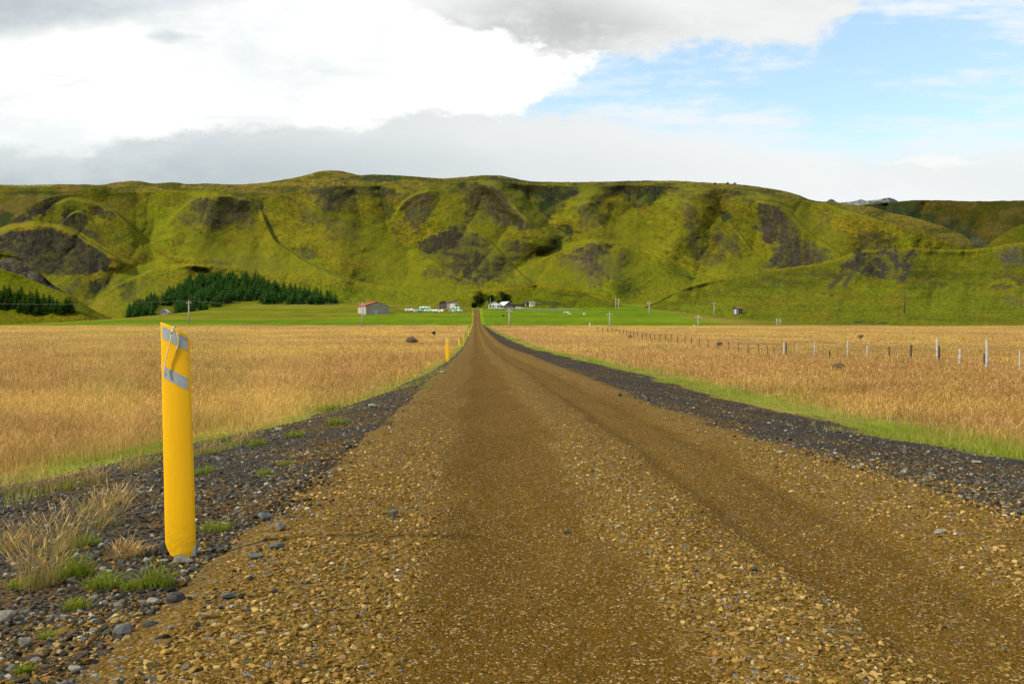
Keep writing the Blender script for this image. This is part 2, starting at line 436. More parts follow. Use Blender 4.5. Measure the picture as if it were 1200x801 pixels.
# ------------------------------------------------------------------ the dirt road
def road_z(u, Y):
    X = u + SLOPE * Y
    dev = (fbm(X * 0, Y / 9, 2, 61) - .5) * .25
    def dip(c, wd): return np.exp(-((u - c - dev) / wd) ** 2)
    z = sinterp(Y, ZR) - .035 * dip(.22, .36) - .03 * dip(1.68, .40) - .018 * dip(1.42, .1) - .018 * dip(1.94, .1) + .02 * dip(1.0, .25) + .015 * dip(-.7, .25) + .02 * dip(2.6, .35)
    z = z + (fbm(X / .5, Y / .9, 4, 62) - .5) * .03 + (fbm(X / .06, Y / .06, 2, 63) - .5) * .008
    return z
def track_mask(u, Y):
    X = u + SLOPE * Y
    dev = (fbm(X * 0, Y / 9, 2, 61) - .5) * .25
    wb = (fbm(X / .25, Y / 1.2, 3, 64) - .5) * .35
    def band(a, b): return ss(u - dev + wb, a - .12, a + .12) * (1 - ss(u - dev + wb, b - .12, b + .12))
    return np.maximum(band(-.17, .66), np.maximum(band(1.33, 2.02) * .72, np.maximum(band(1.30, 1.55), band(1.82, 2.05))))
def build_road():
    ys = [-8.0]
    while ys[-1] < 1.5: ys.append(ys[-1] + .3)
    while ys[-1] < 524: ys.append(ys[-1] + max(.02, ys[-1] * .008))
    ys = np.array(ys)
    k = np.linspace(0, 1, 170)
    Yg, Kg = np.meshgrid(ys, k, indexing='ij')
    el_ = road_l(Yg) - .10 + (fbm(Yg * 0 + 3, Yg / .7, 4, 70) - .5) * .28
    er_ = road_r(Yg) + .10 + (fbm(Yg * 0 + 9, Yg / .7, 4, 71) - .5) * .30
    Ug = el_ + (er_ - el_) * Kg
    Xg = Ug + SLOPE * Yg
    Z = road_z(Ug, Yg)
    e = np.minimum(Ug - el_, er_ - Ug)
    Z = Z - .06 * np.clip(1 - e / .30, 0, 1) ** 1.5
    tr = track_mask(Ug, Yg)
    edge = 1 - ss(e, .02, .30)
    m, t = material('dirt_road')
    pos = t.n('ShaderNodeNewGeometry').outputs['Position']
    trk = t.n('ShaderNodeAttribute', attribute_name='track').outputs['Fac']
    edg = t.n('ShaderNodeAttribute', attribute_name='edge').outputs['Fac']
    v1 = t.n('ShaderNodeTexVoronoi'); v1.inputs['Scale'].default_value = 45; t.l(pos, v1.inputs['Vector'])
    v2 = t.n('ShaderNodeTexVoronoi'); v2.inputs['Scale'].default_value = 120; t.l(pos, v2.inputs['Vector'])
    s1 = t.n('ShaderNodeSeparateColor'); t.l(v1.outputs['Color'], s1.inputs[0])
    s2 = t.n('ShaderNodeSeparateColor'); t.l(v2.outputs['Color'], s2.inputs[0])
    fine = t.mix(s2.outputs[0], (.076, .039, .004), (.162, .090, .013))
    fine = t.mix(t.smooth(s2.outputs[1], .86, .95), fine, (.42, .32, .16))
    coarse = t.mix(s1.outputs[0], (.120, .070, .010), (.26, .160, .038))
    coarse = t.mix(t.smooth(s1.outputs[1], .90, .95), coarse, (.19, .2, .21))
    n = t.noise(t.vmath('MULTIPLY', pos, (1, .35, 1)), 1.8, 5, .65)
    n3 = t.noise(pos, 9.0, 5, .7)
    c = t.mix(t.math('MULTIPLY', t.smooth(n3, .35, .65), t.math('SUBTRACT', 1.0, t.math('MULTIPLY', trk, .75))), fine, coarse)
    dirt = t.mix(t.smooth(n, .38, .66), (.072, .036, .003), (.132, .071, .009))
    c = t.mix(t.math('MULTIPLY', trk, t.math('ADD', .05, t.math('MULTIPLY', t.smooth(n3, .3, .7), .55))), c, dirt)
    c = t.mix(t.math('MULTIPLY', t.smooth(n, .55, .75), .45), c, t.mix(.5, c, (.09, .052, .01)))
    c = t.mix(t.math('MULTIPLY', edg, t.smooth(n3, .42, .6)), c, (.07, .06, .045))
    h = t.math('ADD', t.math('MULTIPLY', v1.outputs['Distance'], t.math('SUBTRACT', 1.0, t.math('MULTIPLY', trk, .7))), t.math('MULTIPLY', v2.outputs['Distance'], .5))
    out_bsdf(t, c, .92, t.math('MULTIPLY', h, -1.0), spec=.02, bump_d=.010)
    V = np.stack([Xg, Yg, Z], -1).reshape(-1, 3)
    o = big_mesh('road', V, grid_faces(*Xg.shape)[:, ::-1], m, None, {'track': tr.ravel(), 'edge': edge.ravel()})
    tag(o, 'brown dirt road with two wheel tracks running to the farm', 'road', kind='structure')
build_road()
def surf_z(X, Y):
    u = X - SLOPE * Y
    onroad = (u > road_l(Y)) & (u < road_r(Y))
    e = np.minimum(u - road_l(Y) + .1, road_r(Y) + .1 - u)
    rz = road_z(u, Y) - .06 * np.clip(1 - e / .30, 0, 1) ** 1.5
    return np.where(e > -.1, np.maximum(rz, ground_z(X, Y)), ground_z(X, Y))

# ------------------------------------------------------------------ hills: landforms traced ridge by ridge, each with its own distance and relief
def poly_dist(px, py, line):
    d = np.full(px.shape, 1e9)
    for (x0, y0), (x1, y1) in zip(line, line[1:]):
        dx, dy = x1 - x0, y1 - y0
        t = np.clip(((px - x0) * dx + (py - y0) * dy) / (dx * dx + dy * dy), 0, 1)
        d = np.minimum(d, np.hypot(px - x0 - t * dx, py - y0 - t * dy))
    return d
def poly_mask(px, py, poly, soft=4.0):
    """soft inside-mask of a polygon with a ragged edge"""
    ins = np.zeros(px.shape, bool)
    n = len(poly)
    for i in range(n):
        (x0, y0), (x1, y1) = poly[i], poly[(i + 1) % n]
        if y0 == y1: continue
        c = ((y0 <= py) != (y1 <= py)) & (px < (x1 - x0) * (py - y0) / (y1 - y0) + x0)
        ins ^= c
    d = poly_dist(px, py, list(poly) + [poly[0]])
    sd_ = np.where(ins, d, -d)
    sd_ = sd_ + (fbm(px / 9, py / 7, 4, 77, .6) - .5) * soft * 5
    return ss(sd_, -soft, soft)
def ell(px, py, x, y, rx, ry, seed=78):
    d = np.hypot((px - x) / rx, (py - y) / ry)
    return ss(-(d + (fbm(px / 8, py / 6, 4, seed, .6) - .5) * 1.6), -1.15, -.65)
A_ = np.array
GRASS = A_((.100, .096, .003)); GOLD = A_((.165, .122, .007)); LUSH = A_((.095, .115, .002)); SCREE = A_((.056, .047, .028)); ROCK = A_((.026, .022, .014)); SHRUB = A_((.018, .030, .008)); RUST = A_((.13, .09, .02))
def mixc(c, b, t): return c * (1 - t[..., None]) + b * t[..., None]
HILLS = {}
def fold_side(PX, PY, pts, fall):
    xs = [p[0] for p in pts]; L = sinterp(PX, pts)
    L = L + (fbm(PX / 9, PX * 0 + fall, 3, 95) - .5) * 3
    s_ = PY - L
    w_ = ss(PX, xs[0] - 2, xs[0] + 14) * (1 - ss(PX, xs[-1] - 25, xs[-1] + 2))
    return w_ * ss(s_, -1.0, 1.5) * np.exp(-np.maximum(s_, 0) / fall)
def layer(name, label, x0, x1, top, bot, Yt, Yb, relief=(), paint=None, step=1.0, ny=180, namp=10.0, plateau=None, rough_top=.6, shape=1.0, back=90.0, folds=(), rk=1.0, steep_k=0.0):
    px1 = np.arange(x0, x1 + step, step)
    tt = np.linspace(0, 1, ny)
    tp = sinterp(px1, top) + (fbm(px1 / 7, px1 * 0, 4, 88) - .5) * rough_top * 2
    bt_ = interp(px1, bot)
    T, PX = np.meshgrid(tt, px1, indexing='ij')
    PY = bt_[None] + (tp - bt_)[None] * T
    yt, yb = interp(px1, Yt)[None], interp(px1, Yb)[None]
    def depth(PX, PY, T, yt, yb, tp):
        Y = yb + (yt - yb) * (shape * T + (1 - shape) * (1 - (1 - T) ** 1.7))
        win = ss(T, 0, .30) * (1 - .6 * ss(T, .9, 1))
        wx = PX + (fbm(PX / 26, PY / 20, 4, 90) - .5) * 16
        wy = PY + (fbm(PX / 26, PY / 20, 4, 94) - .5) * 8
        for line, amp, wd in relief:
            d = poly_dist(wx, wy, line)
            if amp < 0: Y = Y + win * amp * rk * np.exp(-(d / wd) ** 2)
            else: Y = Y + win * amp * rk * .65 * np.exp(-np.sqrt(d * d + 3) / wd)
        for pts, amp, fall in folds:
            Y = Y - win * amp * fold_side(PX, PY, pts, fall)
        # water-cut rills: ridged noise drawn out down the slope, plus broad unevenness
        rl = 1 - np.abs(2 * fbm(wx / 48 + wy / 130, wy / 110, 3, 91, .42) - 1)
        Y = Y + win * namp * (rl ** 3 * 1.5 + (fbm(PX / 60, PY / 45, 3, 92) - .5) * 2.4)
        Y = Y + win * namp * .14 * (fbm(PX / 7, PY / 5, 4, 93, .6) - .5)
        if plateau is not None:
            E = interp(PX, plateau)
            Y = Y + 320 * np.clip((E - PY) / np.maximum(E - tp, 2.0), 0, 1) ** 1.2 * (E > tp)
        return Y
    Y = depth(PX, PY, T, yt, yb, tp[None])
    X = (PX - CX) / F * Y; Z = EYE + (HY - PY) / F * Y
    cols = paint(PX, PY, T)
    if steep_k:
        # relief shading put into the colour: steep turf darkened like heather, gentle ground brightened
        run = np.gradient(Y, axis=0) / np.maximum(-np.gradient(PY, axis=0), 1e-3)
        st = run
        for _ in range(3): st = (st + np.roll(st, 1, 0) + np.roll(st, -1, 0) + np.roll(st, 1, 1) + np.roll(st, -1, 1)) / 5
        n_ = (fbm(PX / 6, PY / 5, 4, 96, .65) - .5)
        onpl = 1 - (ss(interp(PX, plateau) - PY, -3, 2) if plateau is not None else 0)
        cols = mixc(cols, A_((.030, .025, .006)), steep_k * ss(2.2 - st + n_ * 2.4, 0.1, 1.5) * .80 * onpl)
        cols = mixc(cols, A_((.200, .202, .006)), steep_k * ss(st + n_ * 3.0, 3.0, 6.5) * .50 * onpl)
    # the far side of the crest falls away behind it
    Xs, Ys, Zs, Cs = [X], [Y], [Z], [cols]
    for j in (1, 2, 3):
        Ys.append(Y[-1:] + j * back); Xs.append(X[-1:] * (Y[-1:] + j * back) / Y[-1:]); Zs.append(Z[-1:] - (j + j * j) * back * .06); Cs.append(cols[-1:])
    X, Y, Z, cols = (np.concatenate(a, 0) for a in (Xs, Ys, Zs, Cs))
    o = big_mesh(name, np.stack([X, Y, Z], -1).reshape(-1, 3), grid_faces(*X.shape), M_hill, np.clip(cols, 0, 1).reshape(-1, 3))
    tag(o, label, 'hill', kind='structure')
    HILLS[name] = (px1, ny, X[:ny], Y[:ny], Z[:ny], bt_, tp)
    return o
def hill_at(name, px, py):
    px1, ny, X, Y, Z, bt_, tp = HILLS[name]
    i = int(np.clip(np.searchsorted(px1, px), 0, len(px1) - 1))
    t = np.clip((bt_[i] - py) / (bt_[i] - tp[i]), 0, 1)
    j = int(round(t * (ny - 1)))
    return Vector((X[j, i], Y[j, i], Z[j, i]))

def speckle(c, PX, PY, s=.35, seed=100):
    f = 1 + (fbm(PX / 2.2, PY / 1.6, 3, seed, .7) - .5) * 2.6 * s + (fbm(PX / 11, PY / 6, 4, seed + 3, .65) - .5) * .5 * s + (vnoise(PX / 1.2, PY / .9, seed + 5) - .5) * .9 * s
    tuf = ss(fbm(PX / 4.5, PY / 2.4, 3, seed + 7, .6), .56, .66)
    c = mixc(c, c * .62, tuf * s * .6)
    return c * f[..., None]
def base_grass(PX, PY):
    n = fbm(PX / 40, PY / 14, 4, 101); m = fbm(PX / 12, PY / 5, 4, 102)
    c = mixc(np.broadcast_to(GRASS, PX.shape + (3,)), GOLD, ss(n * .6 + m * .4, .46, .64) * .55)
    c = mixc(c, LUSH, ss(1 - n, .50, .66) * .5)
    return c
# distant rocky mountain
def p_far(PX, PY, T):
    c = mixc(np.broadcast_to(A_((.20, .21, .19)), PX.shape + (3,)), A_((.055, .075, .085)), ss(fbm(PX / 4, PY / 3, 4, 110), .42, .58))
    return c
layer('distant_mountain', 'distant grey rocky mountain peeping over the plateau', 955, 1075, [(955, 236), (968, 236), (974, 233.5), (982, 237), (990, 237), (1003, 235.5), (1008, 233.5), (1016, 235), (1025, 234), (1034, 233), (1042, 232), (1050, 234), (1056, 238), (1075, 240)], [(955, 250), (1075, 250)], [(955, 5200), (1075, 5200)], [(955, 4600), (1075, 4600)], (), p_far, .5, 40, 60, None, .8)
# dark moor on the right, behind the main hill
def p_rb(PX, PY, T):
    c = base_grass(PX, PY) * .40
    c = mixc(c, RUST, ss(fbm(PX / 30, PY / 8, 4, 111), .45, .6) * .28)
    d = np.exp(-(poly_dist(PX, PY, [(1040, 246), (1085, 262), (1125, 282), (1150, 296)]) / 16) ** 2)
    c = mixc(c, SHRUB, np.clip(d * 1.2 * ss(fbm(PX / 10, PY / 6, 4, 112), .3, .6), 0, 1))
    c = mixc(c, A_((.055, .065, .065)), np.exp(-(poly_dist(PX, PY, [(1110, 274), (1150, 292)]) / 9) ** 2) * ss(fbm(PX / 5, PY / 4, 4, 113), .42, .6))
    return speckle(c, PX, PY)
layer('moorland_hill', 'dark brown green moor behind the right end of the big hill', 985, 1420, [(985, 247), (1010, 240), (1040, 237), (1075, 234.5), (1100, 234.5), (1130, 235.5), (1200, 235), (1300, 234), (1420, 240)], [(985, 262), (1060, 285), (1150, 310), (1420, 310)], [(985, 2500), (1420, 2400)], [(985, 1700), (1420, 1500)],
      [([(1040, 248), (1085, 264), (1125, 284), (1150, 300)], 160, 16), ([(1200, 240), (1180, 262)], -60, 30)], p_rb, 1.0, 90, 40)
def p_rs(PX, PY, T):
    return speckle(base_grass(PX, PY) * .75, PX, PY)
layer('moorland_spur', 'rounded grass spur above the stream gully at right', 1135, 1420, [(1135, 300), (1150, 292), (1165, 281), (1180, 271), (1200, 262), (1240, 250), (1300, 246), (1420, 252)], [(1135, 312), (1420, 315)], [(1135, 1300), (1420, 1350)], [(1135, 1050), (1420, 1050)], (), p_rs, 1.0, 60, 14)
# moor plateau at the far left
def p_lb(PX, PY, T):
    c = base_grass(PX, PY) * .72
    c = mixc(c, RUST, ss(fbm(PX / 30, PY / 8, 4, 114), .42, .6) * .5)
    c = mixc(c, A_((.17, .19, .05)), ell(PX, PY, 35, 217, 45, 2.2) * .8)
    c = mixc(c, SHRUB, np.maximum(ell(PX, PY, 105, 226, 28, 3.5), ell(PX, PY, 40, 226, 45, 2.5)) * .6)
    c = mixc(c, SHRUB, ell(PX, PY, 2, 256, 14, 9) * .8)
    return speckle(c, PX, PY)
layer('left_moor', 'dark moor plateau above the cliffs at the far left', -220, 330, [(-220, 216), (0, 216.5), (20, 217), (60, 216), (90, 216), (130, 217), (330, 218)], [(-220, 285), (330, 275)], [(-220, 2300), (330, 1900)], [(-220, 1400), (330, 1300)], [([(0, 245), (20, 258)], 60, 12)], p_lb, 1.0, 80, 30)

SKYLINE = [(-220, 262), (-60, 275), (-10, 271), (10, 262), (28, 249), (45, 237), (58, 231.5), (74, 229), (92, 226), (112, 219), (130, 214.5), (165, 212.5), (180, 215), (200, 213.5), (220, 215.5), (240, 215), (265, 216), (310, 214), (335, 210), (355, 206), (374, 201), (392, 199.8), (404, 201), (418, 204.5), (440, 204.5), (470, 205.5), (500, 208), (520, 209), (545, 207), (565, 205.5), (585, 205.5), (600, 208), (618, 212), (650, 213), (700, 213), (760, 211.5), (795, 212), (830, 214), (865, 216), (890, 219), (915, 223), (935, 228), (950, 234), (975, 236.5), (1000, 240), (1020, 242.5), (1045, 249), (1075, 256), (1110, 267), (1135, 279), (1148, 289), (1160, 299)]
EDGE = [(-220, 190), (108, 212), (130, 226), (200, 224), (250, 223), (300, 232), (340, 226), (380, 219), (420, 217), (450, 218), (500, 217), (540, 212), (575, 210), (610, 215), (680, 217), (760, 216), (830, 219), (880, 224), (930, 234), (975, 240), (1160, 299)]
FOREST = [(147, 375), (149, 366), (163, 359), (190, 352), (212, 340), (225, 330), (245, 328), (285, 329), (305, 332), (322, 341), (350, 346), (392, 353), (396, 357.5), (340, 358), (318, 357), (298, 354), (272, 354), (250, 360), (228, 366), (205, 370), (190, 375)]
FOLDS = [
 ([(62, 240), (80, 233), (104, 236), (122, 241), (138, 250), (152, 264), (164, 282), (172, 296)], 46, 34),
 ([(-230, 262), (-100, 266), (0, 267), (18, 263.5), (45, 262.5), (66, 264), (86, 271), (104, 282), (128, 297), (160, 312)], 75, 60),
 ([(72, 262), (84, 250), (98, 249), (110, 262), (122, 278)], 14, 16),
 ([(303, 238), (315, 268), (345, 297), (375, 314), (410, 328), (440, 336), (480, 341), (515, 353)], 34, 30),
 ([(545, 262), (575, 283), (620, 328), (660, 350), (705, 364)], 26, 24),
 ([(596, 236), (620, 256), (642, 276)], 34, 20),
 ([(603, 318), (625, 308), (650, 297), (690, 283), (720, 284), (745, 294)], 28, 26),
 ([(600, 331), (640, 341), (680, 352), (720, 364)], 12, 12),
 ([(112, 350), (130, 338), (160, 324), (190, 313), (250, 311), (300, 318)], 26, 26),
 ([(192, 266), (210, 246), (230, 231), (255, 228), (300, 236)], 30, 24),
 ([(455, 262), (470, 240), (490, 226), (515, 222)], 16, 22),
 ([(694, 258), (725, 276), (765, 295), (805, 315), (850, 329)], 26, 26),
 ([(772, 284), (800, 301), (830, 315), (872, 327)], 16, 16),
 ([(858, 262), (872, 280), (890, 300), (905, 312)], 16, 18),
 ([(330, 250), (352, 262), (385, 290), (420, 312)], 14, 22),
 ([(195, 300), (240, 303), (290, 300), (340, 308)], 12, 12),
 ([(478, 292), (500, 300), (525, 318), (560, 334)], 14, 14),
 ([(885, 236), (920, 244), (945, 268), (985, 296), (1010, 312)], 24, 28),
 ([(795, 232), (815, 240), (840, 262), (870, 290)], 16, 26),
 ([(672, 244), (690, 236), (710, 246)], 18, 22),
]
REL = [
 ([(303, 232), (312, 255), (325, 280), (352, 300), (380, 316), (412, 328), (440, 335)], 20, 8),
 ([(446, 222), (452, 245), (458, 270), (475, 292)], 40, 13),
 ([(606, 222), (625, 240), (648, 260), (664, 276), (655, 288), (632, 303), (600, 314)], 50, 14),
 ([(692, 222), (655, 238)], 22, 10),
 ([(735, 222), (748, 248), (765, 275), (790, 302), (812, 328)], 38, 22),
 ([(850, 250), (842, 285), (826, 318)], 20, 15),
 ([(160, 222), (180, 255), (174, 285), (182, 303), (140, 322), (118, 342), (105, 362)], 44, 17),
 ([(340, 238), (352, 270)], 14, 9), ([(415, 228), (425, 265)], 14, 10), ([(880, 228), (888, 262), (880, 300)], 22, 12), ([(558, 222), (572, 252)], 12, 9), ([(950, 245), (985, 270), (1020, 290)], 16, 14),
 ([(250, 226), (238, 255), (225, 285)], -40, 30),
 ([(375, 222), (385, 260), (400, 300)], -30, 30),
 ([(505, 222), (530, 262), (560, 300), (620, 338), (690, 358)], -40, 28),
 ([(572, 212), (598, 240), (625, 268), (638, 284)], -44, 17),
 ([(690, 235), (688, 268), (705, 305), (720, 330)], -42, 25),
 ([(820, 225), (806, 262), (785, 285)], -34, 24),
 ([(900, 235), (930, 270), (975, 310)], -46, 28),
 ([(1000, 255), (1080, 272), (1140, 288)], -34, 25),
 ([(230, 308), (330, 325), (400, 340)], -24, 16),
]
def p_main(PX, PY, T):
    c = base_grass(PX, PY)
    E = interp(PX, EDGE)
    pl = ss(E - PY, -2, 4)
    c = mixc(c, mixc(np.broadcast_to(A_((.15, .115, .012)), c.shape), GRASS * .7, ss(fbm(PX / 25, PY / 4, 3, 120), .45, .6)), pl * .9)
    c = mixc(c, SHRUB * 1.4, pl * np.maximum(ell(PX, PY, 440, 209, 40, 4), ell(PX, PY, 590, 212, 60, 2.5)) * .8)
    # lush valleys and foot, dry golden swathes
    for (x, y, rx, ry, k) in ((178, 268, 28, 34, .8), (185, 315, 40, 14, .6), (430, 347, 120, 12, .8), (640, 350, 70, 14, .6), (770, 335, 80, 22, .7), (790, 285, 40, 40, .4), (740, 300, 40, 50, .35), (560, 362, 300, 7, .5), (910, 330, 60, 10, .6)):
        c = mixc(c, LUSH, ell(PX, PY, x, y, rx, ry, 121) * k)
    for (x, y, rx, ry, k) in ((280, 330, 110, 10, .75), (240, 306, 90, 5, .5), (120, 297, 45, 14, .4), (540, 333, 70, 4, .5), (580, 340, 60, 3, .7), (700, 275, 60, 20, .4), (830, 240, 60, 20, .3), (1000, 265, 90, 14, .5), (350, 275, 60, 8, .35), (690, 350, 50, 4, .5)):
        c = mixc(c, GOLD, ell(PX, PY, x, y, rx, ry, 122) * k)
    c = mixc(c, A_((.050, .042, .004)), ss(T, .36, .80) * ss(fbm(PX / 18, PY / 14, 4, 125, .6), .36, .60) * .42 * (1 - pl))
    dE = PY - E
    ledge = ss(dE, -1, 2) * (1 - ss(dE, 7, 17)) * ss(PX, 300, 440) * (1 - ss(PX, 880, 930)) * ss(fbm(PX / 12, PY / 3.2, 4, 127, .6), .40, .55)
    c = mixc(c, ROCK * 1.5, ledge * .8)
    for line in ([(700, 262), (765, 297), (848, 329)], [(775, 288), (840, 318)], [(232, 231), (256, 229), (298, 236)], [(330, 318), (400, 328), (470, 342), (512, 353)], [(128, 338), (160, 324), (190, 313), (250, 310), (320, 314)], [(690, 284), (735, 292)]):
        c = mixc(c, GOLD * 1.25, .6 * np.exp(-(poly_dist(PX, PY, line) / 3.0) ** 2) * ss(fbm(PX / 10, PY / 5, 3, 128), .35, .55))
    c = mixc(c, LUSH * 1.35, (1 - ss(T, .08, .42)) * .55)
    n = fbm(PX / 7, PY / 5, 4, 123, .65); nf = fbm(PX / 3.2, PY / 2.2, 4, 126, .7)
    nr = fbm(PX / 5, PY / 22, 4, 124, .6)
    brk = ss(n * .35 + nr * .65, .34, .56)
    # scree and bare ground
    for poly, k in ((((487, 292), (520, 268), (545, 263), (575, 283), (614, 326), (560, 327), (520, 318)), 1.0), (((478, 306), (520, 318), (580, 326), (560, 334), (500, 322)), .6), (((541, 213), (590, 210), (612, 236), (640, 262), (600, 270), (545, 258)), .75),
                    (((668, 292), (700, 284), (733, 300), (724, 326), (690, 332), (655, 312)), .95), (((892, 242), (915, 238), (942, 280), (988, 302), (972, 311), (885, 320), (905, 297), (885, 268)), .85),
                    (((205, 262), (225, 235), (262, 227), (296, 236), (300, 262), (250, 268)), .7), (((588, 285), (615, 276), (622, 300), (600, 305)), .8), (((675, 232), (705, 232), (708, 268), (680, 268)), .6),
                    (((790, 222), (812, 226), (824, 290), (850, 300), (860, 312), (815, 308), (800, 262)), .5), (((838, 272), (862, 276), (868, 300), (840, 296)), .7), (((360, 215), (420, 217), (415, 240), (380, 250)), .7), (((352, 240), (372, 244), (370, 268), (350, 262)), .5), (((375, 255), (415, 258), (420, 280), (385, 276)), .5), (((345, 290), (372, 292), (370, 306), (350, 304)), .45),
                    (((470, 232), (500, 222), (512, 240), (492, 268), (470, 262)), .6), (((1010, 275), (1045, 275), (1045, 297), (1005, 297)), .45), (((945, 245), (975, 250), (970, 262), (950, 256)), .5), (((960, 268), (985, 264), (1000, 275), (970, 280)), .35), (((245, 300), (330, 305), (330, 316), (250, 312)), .45), (((150, 330), (175, 325), (165, 345), (145, 348)), .6), (((720, 325), (760, 330), (750, 345), (720, 340)), .2), (((565, 325), (620, 330), (600, 340)), .4), (((430, 255), (445, 250), (450, 262)), .4)):
        mk = ss(poly_mask(PX, PY, poly, 5) + (nf - .5) * 1.0, .28, .72) * k
        c = mixc(c, SCREE * (.50 if k == 1.0 else .74), np.clip(mk * (.78 + .45 * brk), 0, 1))
    c = mixc(c, A_((.10, .066, .030)), poly_mask(PX, PY, ((655, 300), (690, 292), (700, 330), (672, 325)), 4) * .45 * brk)
    c = mixc(c, SHRUB * 1.6, poly_mask(PX, PY, FOREST, 2) * .85)
    n8 = ss(fbm(PX / 6, PY / 8, 4, 130, .65), .35, .55)
    for poly, k in ((((0, 266), (30, 245), (52, 232), (70, 234), (60, 246), (30, 262)), .95), (((75, 245), (100, 246), (105, 268), (120, 275), (118, 287), (60, 268)), .85), (((105, 242), (130, 240), (142, 250), (128, 256), (108, 252)), .8), (((30, 262), (90, 262), (120, 280), (60, 275)), .4)):
        c = mixc(c, SCREE * .55, np.clip(poly_mask(PX, PY, poly, 3) * k * (.4 + .8 * n8), 0, 1))
    c = mixc(c, GOLD, ss(PY - interp(PX, [(-230, 258), (0, 263), (45, 258), (86, 267), (128, 293), (140, 300)]), -2, 3) * (1 - ss(PX, 120, 150)) * .75)
    rock = poly_mask(PX, PY, ((-230, 270), (0, 270), (60, 267.5), (92, 278), (118, 293), (131, 306), (122, 318), (90, 324), (45, 322), (0, 318), (-230, 318)), 2)
    nk = fbm(PX / 4, PY / 12, 4, 131, .65)
    rc = mixc(np.broadcast_to(A_((.034, .029, .018)), c.shape), A_((.012, .011, .007)), ss(nk, .4, .6))
    rc = mixc(rc, A_((.075, .062, .040)), ss(nk, .58, .72) * .6)
    rc = mixc(rc, A_((.05, .05, .012)), ss(fbm(PX / 9, PY / 4, 4, 135), .5, .62) * .5)
    c = mixc(c, rc, rock)
    c = mixc(c, LUSH * .8, ss(PY, 320, 328) * (1 - ss(PX, 90, 110)) * .7)
    c = mixc(c, SCREE, poly_mask(PX, PY, ((75, 340), (92, 326), (98, 330), (82, 345)), 2) * .7)
    # dark rock bands, gullies and shrubs
    for poly, k in ((((602, 219), (672, 216), (682, 222), (664, 238), (640, 262), (622, 256), (606, 236)), .9), (((640, 262), (668, 268), (672, 280), (655, 292), (642, 280)), .85), (((715, 220), (775, 218), (780, 226), (762, 240), (740, 244), (735, 236)), .85), (((690, 216), (790, 216), (790, 222), (690, 224)), .75), (((846, 248), (856, 248), (856, 260), (847, 260)), .9), (((869, 229), (880, 231), (877, 237), (868, 235)), .8),
                    (((442, 220), (462, 222), (464, 250), (452, 258), (445, 240)), .7), (((500, 216), (540, 214), (560, 216), (500, 223)), .6), (((290, 232), (310, 232), (310, 250), (300, 250)), .6), (((555, 300), (600, 310), (590, 318), (540, 312)), .25), (((300, 222), (400, 219), (450, 219), (450, 223), (340, 230)), .35), (((105, 330), (128, 324), (150, 330), (118, 350), (98, 350)), .85), (((345, 288), (358, 290), (358, 298), (346, 296)), .6), (((420, 323), (438, 328), (434, 334), (418, 330)), .6), (((540, 209), (600, 208), (612, 222), (560, 222)), .35), (((850, 216), (900, 222), (920, 232), (860, 226)), .35)):
        mk = poly_mask(PX, PY, poly, 2.5) * k
        c = mixc(c, mixc(np.broadcast_to(ROCK, c.shape), SHRUB, ss(n, .4, .6)), np.clip(mk * (.5 + .7 * brk), 0, 1))
    for line, k, wd in (([(303, 232), (312, 255), (325, 282), (352, 300), (380, 316), (412, 328)], .75, 2.0), ([(612, 335), (660, 350), (720, 366)], .6, 1.8), ([(598, 276), (590, 300)], .3, 1.5), ([(748, 250), (768, 278), (795, 305)], .35, 2.0), ([(640, 345), (690, 358)], .4, 2), ([(460, 262), (466, 282), (476, 292)], .5, 1.6), ([(790, 318), (820, 330)], .6, 2.2), ([(450, 320), (438, 333)], .3, 2), ([(628, 306), (660, 286)], .5, 2)):
        c = mixc(c, ROCK * 1.4, k * np.exp(-(poly_dist(PX, PY, line) / wd) ** 2) * ss(n, .25, .55))
    for line, k, wd in (([(545, 262), (575, 282), (620, 326)], .7, 1.5), ([(600, 240), (640, 280)], .4, 2), ([(690, 285), (640, 305), (615, 318)], .5, 1.5), ([(740, 352), (800, 335)], .6, 2)):
        c = mixc(c, GOLD * 1.1, k * np.exp(-(poly_dist(PX, PY, line) / wd) ** 2))
    return speckle(c, PX, PY, .55)
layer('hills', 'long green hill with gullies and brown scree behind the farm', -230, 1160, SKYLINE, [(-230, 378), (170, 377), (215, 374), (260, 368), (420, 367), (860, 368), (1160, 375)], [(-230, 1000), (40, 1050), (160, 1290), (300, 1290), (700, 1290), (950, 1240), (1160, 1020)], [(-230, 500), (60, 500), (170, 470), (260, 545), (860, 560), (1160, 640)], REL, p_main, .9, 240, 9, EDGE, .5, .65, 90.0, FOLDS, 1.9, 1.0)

def p_fm(PX, PY, T):
    c = mixc(base_grass(PX, PY), LUSH * 1.1, np.full(PX.shape, .7))
    c = mixc(c, GOLD * 1.15, ss(T, .86, .97) * .8)
    st = ss(fbm(PX / 30, PY / 3.0, 4, 137, .6), .50, .62)
    c = mixc(c, SHRUB * 1.6, st * ell(PX, PY, 655, 350, 50, 10) * .7)
    return speckle(c, PX, PY, .3)
layer('farm_mound', 'smooth bright green mound behind the farm buildings', 500, 752, [(500, 360), (525, 353), (548, 347), (575, 340.5), (605, 335.5), (640, 333.5), (668, 337), (695, 345), (722, 355), (752, 367)], [(500, 368), (752, 371)], [(500, 572), (640, 580), (752, 545)], [(500, 538), (752, 505)], (), p_fm, 1.0, 60, 4, None, .3, 1.0, 60)

